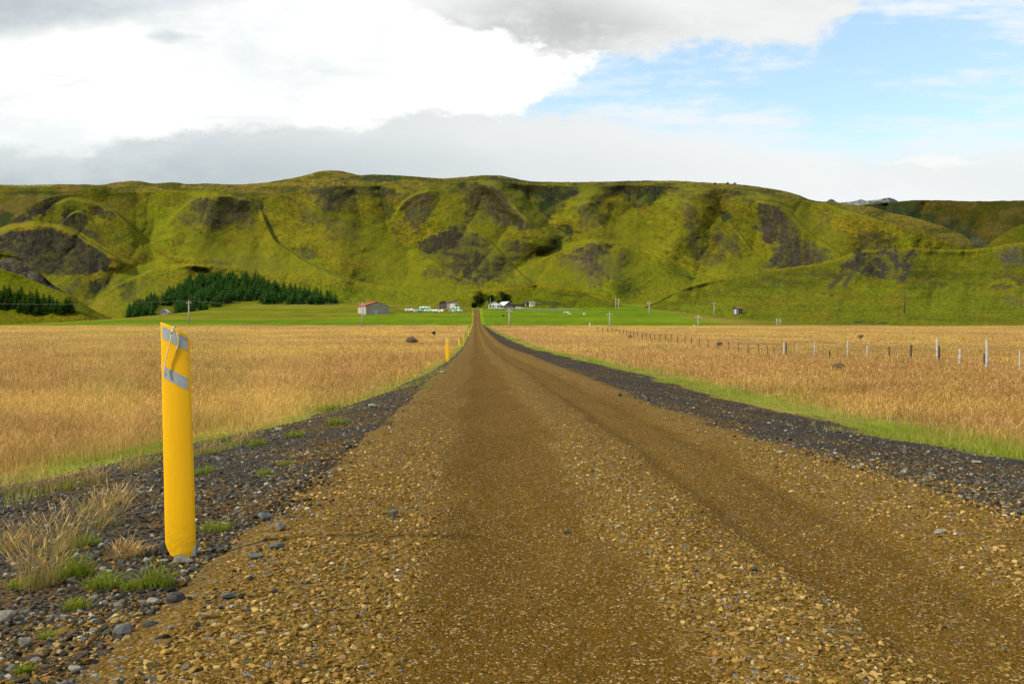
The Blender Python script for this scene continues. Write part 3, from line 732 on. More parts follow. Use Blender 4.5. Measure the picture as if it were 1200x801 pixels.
# left: lower rock and the grassy mound in front
def p_lr(PX, PY, T):
    c = base_grass(PX, PY)
    rock = poly_mask(PX, PY, ((-220, 300), (0, 305), (16, 302), (36, 310), (56, 328), (94, 352), (90, 362), (60, 352), (30, 335), (0, 318), (-220, 315)), 2.5)
    n = fbm(PX / 5, PY / 5, 4, 132, .65)
    c = mixc(c, mixc(np.broadcast_to(A_((.10, .082, .062)), c.shape), A_((.04, .034, .026)), ss(n, .4, .6)), rock * .95)
    return speckle(c, PX, PY, .45)
layer('rocky_bluff', 'small brown rocky bluff in front of the left cliff', -220, 92, [(-220, 285), (0, 296), (14, 298), (30, 305), (46, 318), (58, 330), (76, 342), (92, 356)], [(-220, 360), (92, 362)], [(-220, 590), (92, 600)], [(-220, 520), (92, 560)], [([(30, 312), (50, 340)], -7, 8)], p_lr, .7, 70, 6)
def p_lm(PX, PY, T):
    c = mixc(base_grass(PX, PY), LUSH * 1.15, np.full(PX.shape, .6))
    c = mixc(c, GOLD, ell(PX, PY, 60, 372, 90, 3) * .5)
    return speckle(c, PX, PY, .3)
layer('wooded_mound', 'bright grass mound carrying the small wood at left', -220, 150, [(-220, 300), (0, 315), (30, 325), (60, 337), (85, 347), (105, 360), (122, 369), (150, 379)], [(-220, 382), (150, 382)], [(-220, 520), (150, 470)], [(-220, 425), (150, 440)], [([(60, 350), (100, 372)], -6, 20)], p_lm, 1.0, 70, 4)

# right front hill
def p_rf(PX, PY, T):
    c = mixc(base_grass(PX, PY), A_((.125, .145, .004)), ss(PY, 308, 350) * .9)
    c = mixc(c, GOLD * 1.25, ss(T, .945, .985) * (.55 + .45 * ss(fbm(PX / 14, PY / 4, 4, 138, .6), .30, .58)))
    c = mixc(c, GRASS * .62, ss(T, .55, .75) * (1 - ss(T, .90, .95)) * ss(fbm(PX / 22, PY / 9, 4, 145, .6), .34, .56) * .75)
    c = mixc(c, c * .62, ss(fbm(PX / 45 + PY / 40, PY / 1.7, 3, 139, .5), .54, .66) * .55)
    c = mixc(c, GOLD, ss(fbm(PX / 30, PY / 7, 4, 144, .6), .52, .66) * .5)
    n = ss(fbm(PX / 5, PY / 5, 4, 133, .65), .38, .56)
    nh = ss(fbm(PX / 16, PY / 3.5, 4, 134, .6), .46, .6)
    c = mixc(c, LUSH * 1.25, ss(T, .55, .9) * .35)
    for poly, k, cc in ((((980, 312), (1008, 295), (1040, 294), (1078, 293), (1072, 308), (1060, 326), (1015, 322)), 1.0, A_((.040, .036, .024))), (((1165, 297), (1200, 288), (1230, 292), (1225, 315), (1180, 312)), .8, A_((.065, .058, .036))), (((1260, 300), (1340, 290), (1350, 320), (1270, 320)), .6, A_((.07, .06, .05)))):
        c = mixc(c, cc, np.clip(poly_mask(PX, PY, poly, 3) * k * (.35 + .8 * n), 0, 1))
    c = mixc(c, ROCK * 1.3, np.clip(poly_mask(PX, PY, ((985, 310), (1010, 297), (1030, 300), (1020, 318), (985, 318)), 3) * .75 * n, 0, 1))
    for poly, k in ((((905, 322), (1000, 308), (1000, 325), (930, 332), (880, 332)), .5), (((1050, 318), (1120, 322), (1110, 334), (1050, 334)), .55), (((1120, 320), (1220, 322), (1220, 340), (1130, 336)), .6)):
        c = mixc(c, ROCK * 1.5, poly_mask(PX, PY, poly, 3) * k * nh)
    for line in ([(988, 321), (974, 336)], [(999, 320), (990, 334)]):
        c = mixc(c, SCREE, np.exp(-(poly_dist(PX, PY, line) / 3) ** 2) * .9)
    for (x, y) in ((966, 344), (975, 346), (943, 359)):
        c = mixc(c, ROCK, ell(PX, PY, x, y, 2.5, 1.5) * .8)
    c = mixc(c, SHRUB * 1.5, (ell(PX, PY, 1012, 377, 12, 1.6) + ell(PX, PY, 1035, 378, 8, 1.5)) * .8)
    c = mixc(c, SCREE * 1.3, ell(PX, PY, 1190, 352, 14, 7) * .4)
    return speckle(c, PX, PY, .38)
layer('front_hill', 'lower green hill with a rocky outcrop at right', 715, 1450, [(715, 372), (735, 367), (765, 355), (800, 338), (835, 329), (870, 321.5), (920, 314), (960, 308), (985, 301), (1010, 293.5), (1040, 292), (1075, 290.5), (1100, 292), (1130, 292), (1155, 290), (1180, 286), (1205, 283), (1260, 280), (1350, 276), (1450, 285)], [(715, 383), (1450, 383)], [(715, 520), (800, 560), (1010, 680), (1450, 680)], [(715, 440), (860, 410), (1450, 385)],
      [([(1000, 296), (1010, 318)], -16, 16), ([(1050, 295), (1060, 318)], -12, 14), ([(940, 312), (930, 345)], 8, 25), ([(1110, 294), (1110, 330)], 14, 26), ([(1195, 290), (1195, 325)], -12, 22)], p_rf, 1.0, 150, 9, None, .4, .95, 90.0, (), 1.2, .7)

# ------------------------------------------------------------------ pebbles: loose gravel on road and shoulders
def ico(sub):
    bm = bmesh.new(); bmesh.ops.create_icosphere(bm, subdivisions=sub, radius=1.0)
    v = np.array([x.co[:] for x in bm.verts]); f = np.array([[q.index for q in p.verts] for p in bm.faces]); bm.free()
    return v, f
ICO1, ICO2 = ico(1), ico(2)
def rand_rot(n):
    q = rng.normal(size=(n, 4)); q /= np.linalg.norm(q, axis=1)[:, None]
    a, b, c, d = q.T
    return np.stack([1-2*(c*c+d*d), 2*(b*c-a*d), 2*(b*d+a*c), 2*(b*c+a*d), 1-2*(b*b+d*d), 2*(c*d-a*b), 2*(b*d-a*c), 2*(c*d+a*b), 1-2*(b*b+c*c)], -1).reshape(n, 3, 3)
def stone_cloud(name, pos, size, cols, tmpl, mat, flat=.7):
    v, f = tmpl; n = len(pos)
    var = []
    for k in range(24):             # irregular prototypes: a few planes cut off a sphere
        w_ = v.copy()
        for _ in range(9):
            d = rng.normal(size=3); d /= np.linalg.norm(d); h = rng.uniform(.34, .72)
            s = w_ @ d; w_ = w_ - np.outer(np.maximum(s - h, 0), d)
        var.append(w_)
    var = np.array(var)
    idx = rng.integers(0, 24, n)
    sc_ = np.stack([rng.uniform(.8, 1.35, n), rng.uniform(.7, 1.1, n), rng.uniform(.5, .95, n)], -1)
    R = rand_rot(n)
    out = np.einsum('nij,nkj->nki', R, var[idx] * sc_[:, None, :])
    out[..., 2] *= flat
    out = out * size[:, None, None] + pos[:, None, :]
    faces = (f[None] + (np.arange(n) * len(v))[:, None, None]).reshape(-1, 3)
    return big_mesh(name, out.reshape(-1, 3), faces, mat, np.repeat(cols, len(v), 0), smooth=False)
def pick(n, table):
    wts = np.array([x[0] for x in table], float); k = rng.choice(len(table), n, p=wts / wts.sum())
    c = np.array([x[1] for x in table])[k]
    return c * rng.uniform(.6, 1.4, (n, 1)) * rng.uniform(.93, 1.07, (n, 3))
OCHRE = [(5, (.27, .168, .042)), (5, (.18, .107, .022)), (3.5, (.37, .25, .085)), (.7, (.26, .140, .036)), (.40, (.14, .13, .11)), (.3, (.40, .33, .20))]
GREY = [(5, (.072, .066, .052)), (5, (.039, .034, .024)), (2.8, (.130, .125, .104)), (1.3, (.23, .222, .19)), (2.2, (.12, .08, .03)), (.8, (.30, .29, .24)), (1.6, (.20, .115, .03))]
def scatter(n, ya, yb, p):
    if abs(p - 1) < 1e-6: p = 1.0001
    r = rng.uniform(0, 1, n)
    Y = ((ya ** (1 - p)) + r * (yb ** (1 - p) - ya ** (1 - p))) ** (1 / (1 - p))      # pdf ~ Y^-p
    px = rng.uniform(-160, 1360, n)
    return (px - CX) / F * Y, Y
def gravel(name, label, n, ya, yb, p, zone, tmpl, smin, smax, keepfn, table):
    X, Y = scatter(n, ya, yb, p)
    u = X - SLOPE * Y
    k = keepfn(X, Y, u) > rng.uniform(0, 1, n)
    X, Y, u = X[k], Y[k], u[k]; m = len(X)
    size = (smin + (smax - smin) * rng.uniform(0, 1, m) ** 3.4)
    if zone == 'road': size = size * (1 - .45 * track_mask(u, Y))
    Z = surf_z(X, Y) + size * .05
    cols = pick(m, table)
    if zone == 'road': cols = mixc(cols, A_((.105, .060, .009)), track_mask(u, Y) * .45)      # stones in the wheel tracks are pressed into the dirt
    o = stone_cloud(name, np.stack([X, Y, Z], -1), size, cols, tmpl, M_stone)
    tag(o, label, 'gravel', kind='stuff')
def keep_road(X, Y, u):
    e = np.minimum(u - road_l(Y), road_r(Y) - u)
    ins = ss(e + (fbm(X / .5, Y / .5, 3, 140) - .5) * .8, -.55, .12)
    t = track_mask(u, Y)
    return ins * (1 - .52 * t) * (.45 + .75 * ss(fbm(X / .35, Y / .5, 3, 141), .35, .6))
def keep_sh(X, Y, u):
    L = ss(road_l(Y) - u + (fbm(X / .4, Y / .4, 3, 142) - .5) * .9, -.35, .25) * ss(u - interp(Y, UL), -.5, .4)
    R = ss(u - road_r(Y) + (fbm(X / .4, Y / .4, 3, 142) - .5) * .6, -.15, .1) * ss(interp(Y, UR) - u, -.3, .2)
    return np.maximum(L, R) * (.4 + .8 * ss(fbm(X / .5, Y / .6, 3, 143), .33, .6))
gravel('road_gravel', 'loose ochre gravel lying along the dirt road', 130000, 2.0, 9, 0.3, 'road', ICO2, .003, .019, keep_road, OCHRE)
gravel('far_road_gravel', 'fine ochre gravel farther along the dirt road', 90000, 9, 45, 1.1, 'road', ICO1, .006, .02, keep_road, OCHRE)
gravel('shoulder_gravel', 'dark grey stones covering the road shoulders', 110000, 2.0, 9, 0.4, 'sh', ICO2, .0035, .024, keep_sh, GREY)
gravel('far_shoulder_gravel', 'dark grey stones on the shoulders farther on', 80000, 9, 60, 1.1, 'sh', ICO1, .008, .030, keep_sh, GREY)

# ------------------------------------------------------------------ grass
def blades(pos, h, wd, lean, yaw, c_base, c_tip, head=None):
    """three-segment tapering blades; returns verts, faces(quads as tris), cols"""
    n = len(pos)
    side = np.stack([np.cos(yaw), np.sin(yaw), np.zeros(n)], -1)
    la = rng.uniform(0, 2 * np.pi, n)
    ld = np.stack([np.cos(la), np.sin(la), np.zeros(n)], -1)
    V = []; C = []
    for s, ww in ((0, 1.0), (.55, .8), (1.0, .0)):
        p = pos + np.array([0, 0, 1.0]) * (h * s * (1 - .25 * lean * s))[:, None] + ld * (h * lean * s ** 2)[:, None]
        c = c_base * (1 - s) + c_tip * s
        if ww > 0:
            V += [p - side * (wd * ww / 2)[:, None], p + side * (wd * ww / 2)[:, None]]; C += [c, c]
        else:
            V.append(p); C.append(c)
    V = np.stack(V, 1); C = np.stack(C, 1)
    base = (np.arange(n) * 5)[:, None, None]
    f = np.array([[0, 1, 3], [0, 3, 2], [2, 3, 4]])[None] + base
    tips = V[:, 4]
    return V.reshape(-1, 3), f.reshape(-1, 3), C.reshape(-1, 3), tips, ld
def merge(parts):
    off = 0; Vs, Fs, Cs = [], [], []
    for v, f, c in parts:
        Vs.append(v); Fs.append(f + off); Cs.append(c); off += len(v)
    return np.concatenate(Vs), np.concatenate(Fs), np.concatenate(Cs)
def heads(tips, ld, ln, wd, col):
    """slender drooping seed heads: small crossed diamonds"""
    n = len(tips); V = []; 
    up = np.array([0, 0, 1.0])
    d = ld * .55 + up * .6
    d = d / np.linalg.norm(d, axis=1)[:, None]
    yaw = rng.uniform(0, np.pi, n)
    s = np.stack([np.cos(yaw), np.sin(yaw), np.zeros(n)], -1) * wd[:, None]
    a = tips - d * (ln * .5)[:, None]; b = tips + d * (ln * .5)[:, None]
    V = np.stack([a, tips - s, b, tips + s], 1).reshape(-1, 3)
    f = (np.array([[0, 1, 2], [0, 2, 3]])[None] + (np.arange(n) * 4)[:, None, None]).reshape(-1, 3)
    return V, f, np.repeat(col, 4, 0)
def field_colours(X, Y, n):
    q_ = np.clip(Y / 40, .25, 6); mid = fbm(X / (9 * q_), Y / (7 * q_), 4, 32); big = fbm(X / 45, Y / 30, 3, 33); sm = fbm(X / (3 * q_), Y / (2 * q_), 3, 34)
    gold = A_((.86, .55, .165)); tan = A_((.68, .41, .165)); oliv = A_((.50, .40, .085)); pale = A_((.88, .67, .33))
    c = mixc(np.broadcast_to(gold, (n, 3)), tan, ss(mid, .42, .56))
    c = mixc(c, A_((.46, .27, .09)), ss(fbm(X / (20 * q_), Y / (6 * q_), 4, 44), .52, .64) * .75)
    c = mixc(c, oliv, ss(big * .4 + sm * .6, .52, .62) * .8)
    c = mixc(c, A_((.86, .60, .14)), ss(fbm(X / 9, Y / 6, 3, 37), .54, .64) * .8)
    c = mixc(c, pale, (rng.uniform(0, 1, n) < .3) * .8)
    c = mixc(c, A_((.42, .20, .075)), (rng.uniform(0, 1, n) < .30) * ss(mid, .40, .6))
    return c * rng.uniform(.55, 1.20, (n, 1)) * (.58 + .66 * fbm(X / .8, Y / 1.1, 3, 43))[:, None]
def field_grass(name, label, n, ya, yb, p, side, hm, wmin):
    X, Y = scatter(n, ya, yb, p)
    u = X - SLOPE * Y
    wob = (fbm(X / 1.1, Y / 1.6, 4, 3) - .5) * 1.3
    d = (interp(Y, UL) - u + wob * np.clip(Y / 18, .2, 1)) if side < 0 else (u - interp(Y, UR) + wob)
    vw = interp(Y, [(0, .9), (60, .8), (200, 1.2)]) if side < 0 else 1.25
    patch = fbm(X / .7, Y / 1.1, 4, 38, .6)
    k = (d > 0) & (rng.uniform(0, 1, n) < ss(d, -.1, .25) * (1 - .6 * ss(.5 - patch, 0, .1) * (d < 1.0)) + .06)
    k |= (d <= 0) & (d > (-2.2 if side < 0 else -1.0)) & (patch + d * .045 > (.565 if side < 0 else .64)) & (rng.uniform(0, 1, n) < .55)
    X, Y, u, d = X[k], Y[k], u[k], d[k]; m = len(X)
    vw = vw if np.isscalar(vw) else vw[k]
    vg = (1 - ss(d + rng.normal(0, .25, m) + (fbm(X / .9, Y / 2.0, 3, 39) - .5) * 1.6, vw * .45, vw * 1.25))
    c = field_colours(X, Y, m)
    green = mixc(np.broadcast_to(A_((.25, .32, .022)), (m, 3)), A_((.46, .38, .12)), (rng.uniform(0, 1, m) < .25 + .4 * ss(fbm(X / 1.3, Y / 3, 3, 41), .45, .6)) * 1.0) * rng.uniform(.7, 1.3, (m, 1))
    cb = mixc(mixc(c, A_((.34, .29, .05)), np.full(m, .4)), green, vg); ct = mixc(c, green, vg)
    hgt = hm * rng.uniform(.5, 1.15, m) * (.30 + .75 * fbm(X / 3, Y / 5, 3, 36) + .65 * fbm(X / .7, Y / .9, 3, 42)) * (1 - .66 * vg)
    pos = np.stack([X, Y, ground_z(X, Y) - .02], -1)
    wd = np.maximum(wmin, Y * .00033) * rng.uniform(.7, 1.3, m)
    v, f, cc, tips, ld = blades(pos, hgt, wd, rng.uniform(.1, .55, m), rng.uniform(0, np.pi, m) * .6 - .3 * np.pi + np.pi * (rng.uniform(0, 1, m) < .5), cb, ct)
    parts = [(v, f, cc)]
    hd = (vg < .4) & (rng.uniform(0, 1, m) < .5) & (Y < 70)
    if hd.any():
        hc = mixc(ct[hd], A_((.58, .33, .12)), np.full(hd.sum(), .45))
        parts.append(heads(tips[hd], ld[hd], rng.uniform(.06, .13, hd.sum()) * 1.0, np.maximum(.003, Y[hd] * .00042), hc))
    V, Fc, C = merge(parts)
    o = big_mesh(name, V, Fc, M_grass, C, smooth=False)
    tag(o, label, 'grass', kind='stuff')
field_grass('meadow_grass', 'golden seeding grass of the left field', 260000, 5.5, 45, 1.0, -1, .33, .0032)
field_grass('far_meadow_grass', 'far golden grass of the left plain', 130000, 45, 345, 1.15, -1, .34, .01)
field_grass('pasture_edge_grass', 'golden grass and green verge right of the road', 230000, 8, 45, 1.0, 1, .25, .0032)
field_grass('far_edge_grass', 'far golden grass of the right plain', 130000, 45, 345, 1.15, 1, .32, .01)

# ------------------------------------------------------------------ grass tufts on the left shoulder, one object each
def tuft(px, py, wpx, hpx, kind, label, cat='grass tuft', group=None):
    p = at(px, py); s = p.y / F
    wd, hh = wpx * s, hpx * s * (1.0 if kind == 'dry' else 1.5)
    n = {'green': 240, 'dry': 170, 'low': 220}[kind]
    r = np.sqrt(rng.uniform(0, 1, n)) * wd / 2; a = rng.uniform(0, 2 * np.pi, n)
    ox, oy = r * np.cos(a), r * np.sin(a) * (.8 if kind == 'dry' else .6)
    X, Y = p.x + ox, p.y + oy
    pos = np.stack([ox, oy, ground_z(X, Y) - p.z - .01], -1)
    h = hh * rng.uniform(.4, 1.1, n) * (1 - .35 * (r / (wd / 2)) ** 2)
    if kind == 'dry':
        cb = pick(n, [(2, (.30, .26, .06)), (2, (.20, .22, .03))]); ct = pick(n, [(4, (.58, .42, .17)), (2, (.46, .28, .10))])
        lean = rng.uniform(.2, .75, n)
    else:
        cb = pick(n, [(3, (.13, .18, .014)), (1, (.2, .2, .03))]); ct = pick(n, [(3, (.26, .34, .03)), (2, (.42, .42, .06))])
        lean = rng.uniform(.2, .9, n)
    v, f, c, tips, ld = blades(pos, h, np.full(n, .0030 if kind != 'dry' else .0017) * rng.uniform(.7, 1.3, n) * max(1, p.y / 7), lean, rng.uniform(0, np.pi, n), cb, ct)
    parts = [(v, f, c)]
    if kind == 'dry':
        hd = rng.uniform(0, 1, n) < .75
        parts.append(heads(tips[hd], ld[hd], rng.uniform(.05, .10, hd.sum()), np.full(hd.sum(), .0027), ct[hd]))
    V, Fc, C = merge(parts)
    o = big_mesh('grass_tuft', V, Fc, M_grass, C, smooth=False)
    o.location = p
    tag(o, label, cat, group)
G1 = 'grass tufts in the gravel near the tall post'
for a in (
 (70, 650, 62, 78, 'dry', 'tall straw grass tuft with drooping seed heads, left of the near post'),
 (120, 618, 50, 62, 'dry', 'straw grass tuft closest to the near post on its left'),
 (45, 690, 46, 80, 'dry', 'straw tuft leaning out at the left edge of the gravel'),
 (86, 676, 50, 30, 'green', 'green and straw tuft below the tallest seed heads'),
 (120, 690, 44, 22, 'green', 'yellowish green tuft between straw grass and post foot'),
 (182, 690, 46, 30, 'green', 'arching dark green tuft below the foot of the near post'),
 (252, 622, 44, 14, 'low', 'low dark green cushion just right of the near post'),
 (90, 715, 32, 16, 'green', 'bright green tuft in the gravel below the straw grass'),
 (58, 749, 22, 12, 'green', 'small bright lime tuft with star shaped leaves in dark gravel'),
 (28, 790, 18, 14, 'green', 'little green tuft nearest the camera at the lower left'),
 (25, 690, 36, 14, 'low', 'low green cushion at the left edge beside straw grass'),
 (135, 590, 40, 26, 'dry', 'short straw tuft behind the seed heads near the field edge'),
 (238, 556, 26, 12, 'low', 'green cushion behind the right edge of the near post'),
 (310, 556, 0 + 24, 9, 'low', 'green cushion in dark gravel mid way to the second post'),
 (345, 512, 26, 9, 'low', 'green cushion at the field edge left of the pale boulders'),
 (300, 522, 26, 10, 'low', 'yellow green cushion nearest the field left of the road'),
 (395, 497, 30, 10, 'low', 'green cushion between the field edge and the pale stone'),
 (385, 480, 34, 10, 'low', 'long green cushion along the field edge by the pale stone'),
 (505, 460, 20, 9, 'low', 'green cushion hugging the left road edge before the second post'),
 (20, 584, 46, 34, 'dry', 'straw tuft at the field edge by the left frame edge'),
 (62, 578, 40, 30, 'dry', 'straw tuft at the field edge, second from the left frame edge'),
 (104, 570, 44, 32, 'dry', 'straw tuft at the field edge above the tallest seed heads'),
 (160, 552, 40, 28, 'dry', 'straw tuft at the field edge just left of the post shaft'),
 (246, 530, 36, 26, 'dry', 'straw tuft at the field edge just right of the post shaft'),
 (282, 518, 30, 20, 'dry', 'straw tuft at the field edge farther right of the post'),
 (150, 655, 40, 26, 'dry', 'thin straw weeds between the tall tuft and the near post'),
 (20, 645, 40, 40, 'dry', 'thin straw weeds at the left frame edge behind the leaning tuft'),
 (100, 640, 36, 16, 'low', 'olive green cushion under the tall straw seed heads'),
 (155, 690, 30, 14, 'green', 'small olive tuft between two green tufts left of the post foot'),
 (335, 545, 20, 7, 'low', 'tiny green cushion lying alone at the left road edge'),
): tuft(*a, group=G1)

# ------------------------------------------------------------------ stones one can pick out
def stone(px, py, wpx, hpx, col, label, name='stone', depth=.7, seed=0, cat='stone', mat=None, sink=.15):
    p = at(px, py); s = p.y / F
    r2 = np.random.default_rng(seed + 300)
    bm = bmesh.new(); bmesh.ops.create_icosphere(bm, subdivisions=3, radius=1.0)
    v = np.array([x.co[:] for x in bm.verts])
    for _ in range(14):
        d = r2.normal(size=3); d /= np.linalg.norm(d); h = r2.uniform(.5, .9)
        v = v - np.outer(np.maximum(v @ d - h, 0), d)
    v = v * (1 + (fbm(v[:, :1] * 3 + 20, v[:, 1:2] * 3 + v[:, 2:] * 2 + 20, 3, seed) - .5) * .22)
    v = v / np.abs(v).max(0)
    if name == 'stone': wpx, hpx = wpx * .88, hpx * .85
    v = v * np.array([wpx * s / 2, wpx * s / 2 * depth, hpx * s / (2 - sink)])
    v[:, 2] += hpx * s / 2 * (1 - sink)
    for q, c in zip(bm.verts, v): q.co = c
    o = bm_obj(name, bm, mat or col, None, True)
    for pl in o.data.polygons: pl.use_smooth = True
    z = surf_z(np.array([p.x]), np.array([p.y]))[0]
    o.location = (p.x, p.y, float(z)); o.rotation_euler = (0, 0, r2.uniform(-.3, .3))
    tag(o, label, cat, None)
    return o
def stone_mat(name, c):
    m, t = material(name)
    co = t.n('ShaderNodeTexCoord').outputs['Object']
    n = t.noise(co, 30, 6, .65); n2 = t.noise(co, 120, 4, .7)
    cc = t.mix(t.smooth(n, .35, .65), tuple(x * .65 for x in c), tuple(x * 1.25 for x in c))
    cc = t.mix(t.smooth(n2, .62, .72), cc, tuple(min(1, x * 1.8) for x in c))
    out_bsdf(t, cc, .85, n2, spec=.2, bump_d=.004)
    return m
S_dark = stone_mat('dark_basalt', (.066, .064, .058)); S_blue = stone_mat('blue_grey_stone', (.135, .138, .132)); S_pale = stone_mat('pale_stone', (.30, .28, .22)); S_tan = stone_mat('tan_stone', (.30, .20, .08)); S_olive = stone_mat('grey_green_stone', (.19, .18, .14)); S_boul = stone_mat('mossy_boulder', (.05, .042, .03)); S_lich = stone_mat('lichen_boulder', (.10, .075, .045))
for i, a in enumerate((
 (196, 650, 26, 20, S_dark, 'dark rounded stone against the left side of the post foot'),
 (213, 660, 32, 12, S_olive, 'smooth oblong grey green stone lying right under the post'),
 (176, 652, 22, 10, S_dark, 'flat dark stone left of the stone at the post foot'),
 (170, 676, 15, 14, S_blue, 'small upright grey pebble stone below left of the post'),
 (144, 744, 28, 16, S_blue, 'angular blue grey stone in the lower left gravel'),
 (178, 746, 26, 12, S_dark, 'flat slate stone beside the angular blue grey one'),
 (208, 714, 30, 18, S_dark, 'dark broad stone lower right of the post foot'),
 (180, 708, 20, 12, S_pale, 'pale cream stone below the arching green tuft'),
 (48, 770, 18, 13, S_tan, 'tan rounded stone at the lower left'),
 (8, 730, 26, 18, S_pale, 'pale angular stone at the left frame edge'),
 (30, 762, 22, 18, S_olive, 'grey green stone left of the tan rounded stone'),
 (148, 757, 14, 14, S_tan, 'orange tan stone below the angular blue grey one'),
 (312, 614, 22, 13, S_blue, 'tilted flat grey stone where gravel meets road, right of post'),
 (328, 645, 16, 13, S_olive, 'small greenish stone at the road edge right of the post'),
 (298, 683, 26, 8, S_blue, 'long flat grey stone on the left road edge'),
 (325, 678, 22, 10, S_blue, 'grey stone just right of the long flat one'),
 (437, 477, 13, 6, S_pale, 'pale flat stone at the far end of the left gravel strip'),
 (519, 441, 9, 4, S_pale, 'white stone on the road edge below the second post'),
 (327, 505, 14, 6, S_pale, 'pale small stone on the left gravel strip'),
 (461, 635, 14, 11, S_blue, 'blue grey pebble lying alone on the left part of the road'),
 (1102, 659, 20, 7, S_pale, 'flat pale stone in the right wheel track'),
 (726, 473, 8, 5, S_dark, 'dark stone on the road edge at the right shoulder'),
 (664, 649, 10, 6, S_dark, 'dark pebble in the middle of the left wheel track'),
 (885, 706, 10, 7, S_dark, 'dark pebble in the coarse gravel ridge between the tracks'),
 (916, 551, 16, 4, S_pale, 'pale flat chip on the right dark shoulder'),
 (1143, 544, 20, 4, S_pale, 'long pale sliver on the right dark shoulder'),
 (245, 770, 20, 12, S_tan, 'tan stone at the bottom between shoulder and road'),
 (265, 737, 22, 9, S_blue, 'grey flat stone on the lower left road edge'),
)): stone(*a, seed=i)
for i, a in enumerate((
 (482, 402, 17, 7, S_lich, 'large dark boulder in the golden field left of the road'),
 (508, 393, 6, 5, S_boul, 'small pointed dark rock beyond the large boulder'),
 (981, 433, 17, 9, S_lich, 'brown earth mound in the right field before the fence'),
 (1009, 396, 7, 6, S_lich, 'brown boulder on the right plain beyond the fence'),
 (268, 436, 12, 6, S_lich, 'low dark lump in the left field between the posts'),
 (844, 405, 9, 5, S_boul, 'dark humped rock beside the thin fence posts'),
 (739, 396, 6, 3, S_lich, 'small brown lump in the right field near the far fence'),
 (976, 430, 5, 4, S_lich, 'little lump touching the brown earth mound'),
)): stone(*a, name='boulder', seed=50 + i, cat='boulder')

# ------------------------------------------------------------------ the yellow marker posts
def plastic():
    m, t = material('yellow_plastic')
    co = t.n('ShaderNodeTexCoord').outputs['Object']
    n = t.noise(t.vmath('MULTIPLY', co, (3, 3, .6)), 8, 5, .6)
    c = t.mix(t.smooth(n, .35, .7), (1.0, .55, .0), (.98, .52, .0))
    sx = t.n('ShaderNodeSeparateXYZ'); t.l(co, sx.inputs[0])
    sc_n = t.noise(t.vmath('MULTIPLY', co, (30, 30, 2.2)), 4, 5, .75)
    c = t.mix(t.math('MULTIPLY', t.smooth(sc_n, .62, .72), .35), c, (.95, .70, .30))
    c = t.mix(t.math('MULTIPLY', t.smooth(t.noise(t.vmath('MULTIPLY', co, (9, 9, 1.2)), 5, 5, .7), .5, .75), .22), c, (.55, .28, .02))
    d = t.math('MULTIPLY', t.smooth(sx.outputs[2], .22, .01), t.smooth(t.noise(co, 45, 5, .7), .40, .60))
    c = t.mix(t.math('MULTIPLY', d, .30), c, (.30, .17, .03))
    out_bsdf(t, c, .42, spec=.35)
    return m
M_yel = plastic()
def tape():
    m, t = material('reflective_tape')
    co = t.n('ShaderNodeTexCoord').outputs['Object']
    n = t.noise(co, 60, 5, .7); v = t.n('ShaderNodeTexVoronoi'); v.inputs['Scale'].default_value = 260; t.l(co, v.inputs['Vector'])
    c = t.mix(t.smooth(n, .35, .65), (.40, .45, .46), (.56, .60, .60))
    c = t.mix(t.smooth(v.outputs['Distance'], .35, .6), c, (.34, .38, .40))
    out_bsdf(t, c, .5, spec=.3)
    return m
M_tape = tape()
M_cord = plain('pale_cord', (.72, .68, .36), .8, .1, 40)
M_metal = plain('galvanised_metal', (.45, .45, .44), .45, .15, 30, metallic=.6)
M_rust = plain('rusty_bolt', (.12, .06, .03), .8, .3, 60)
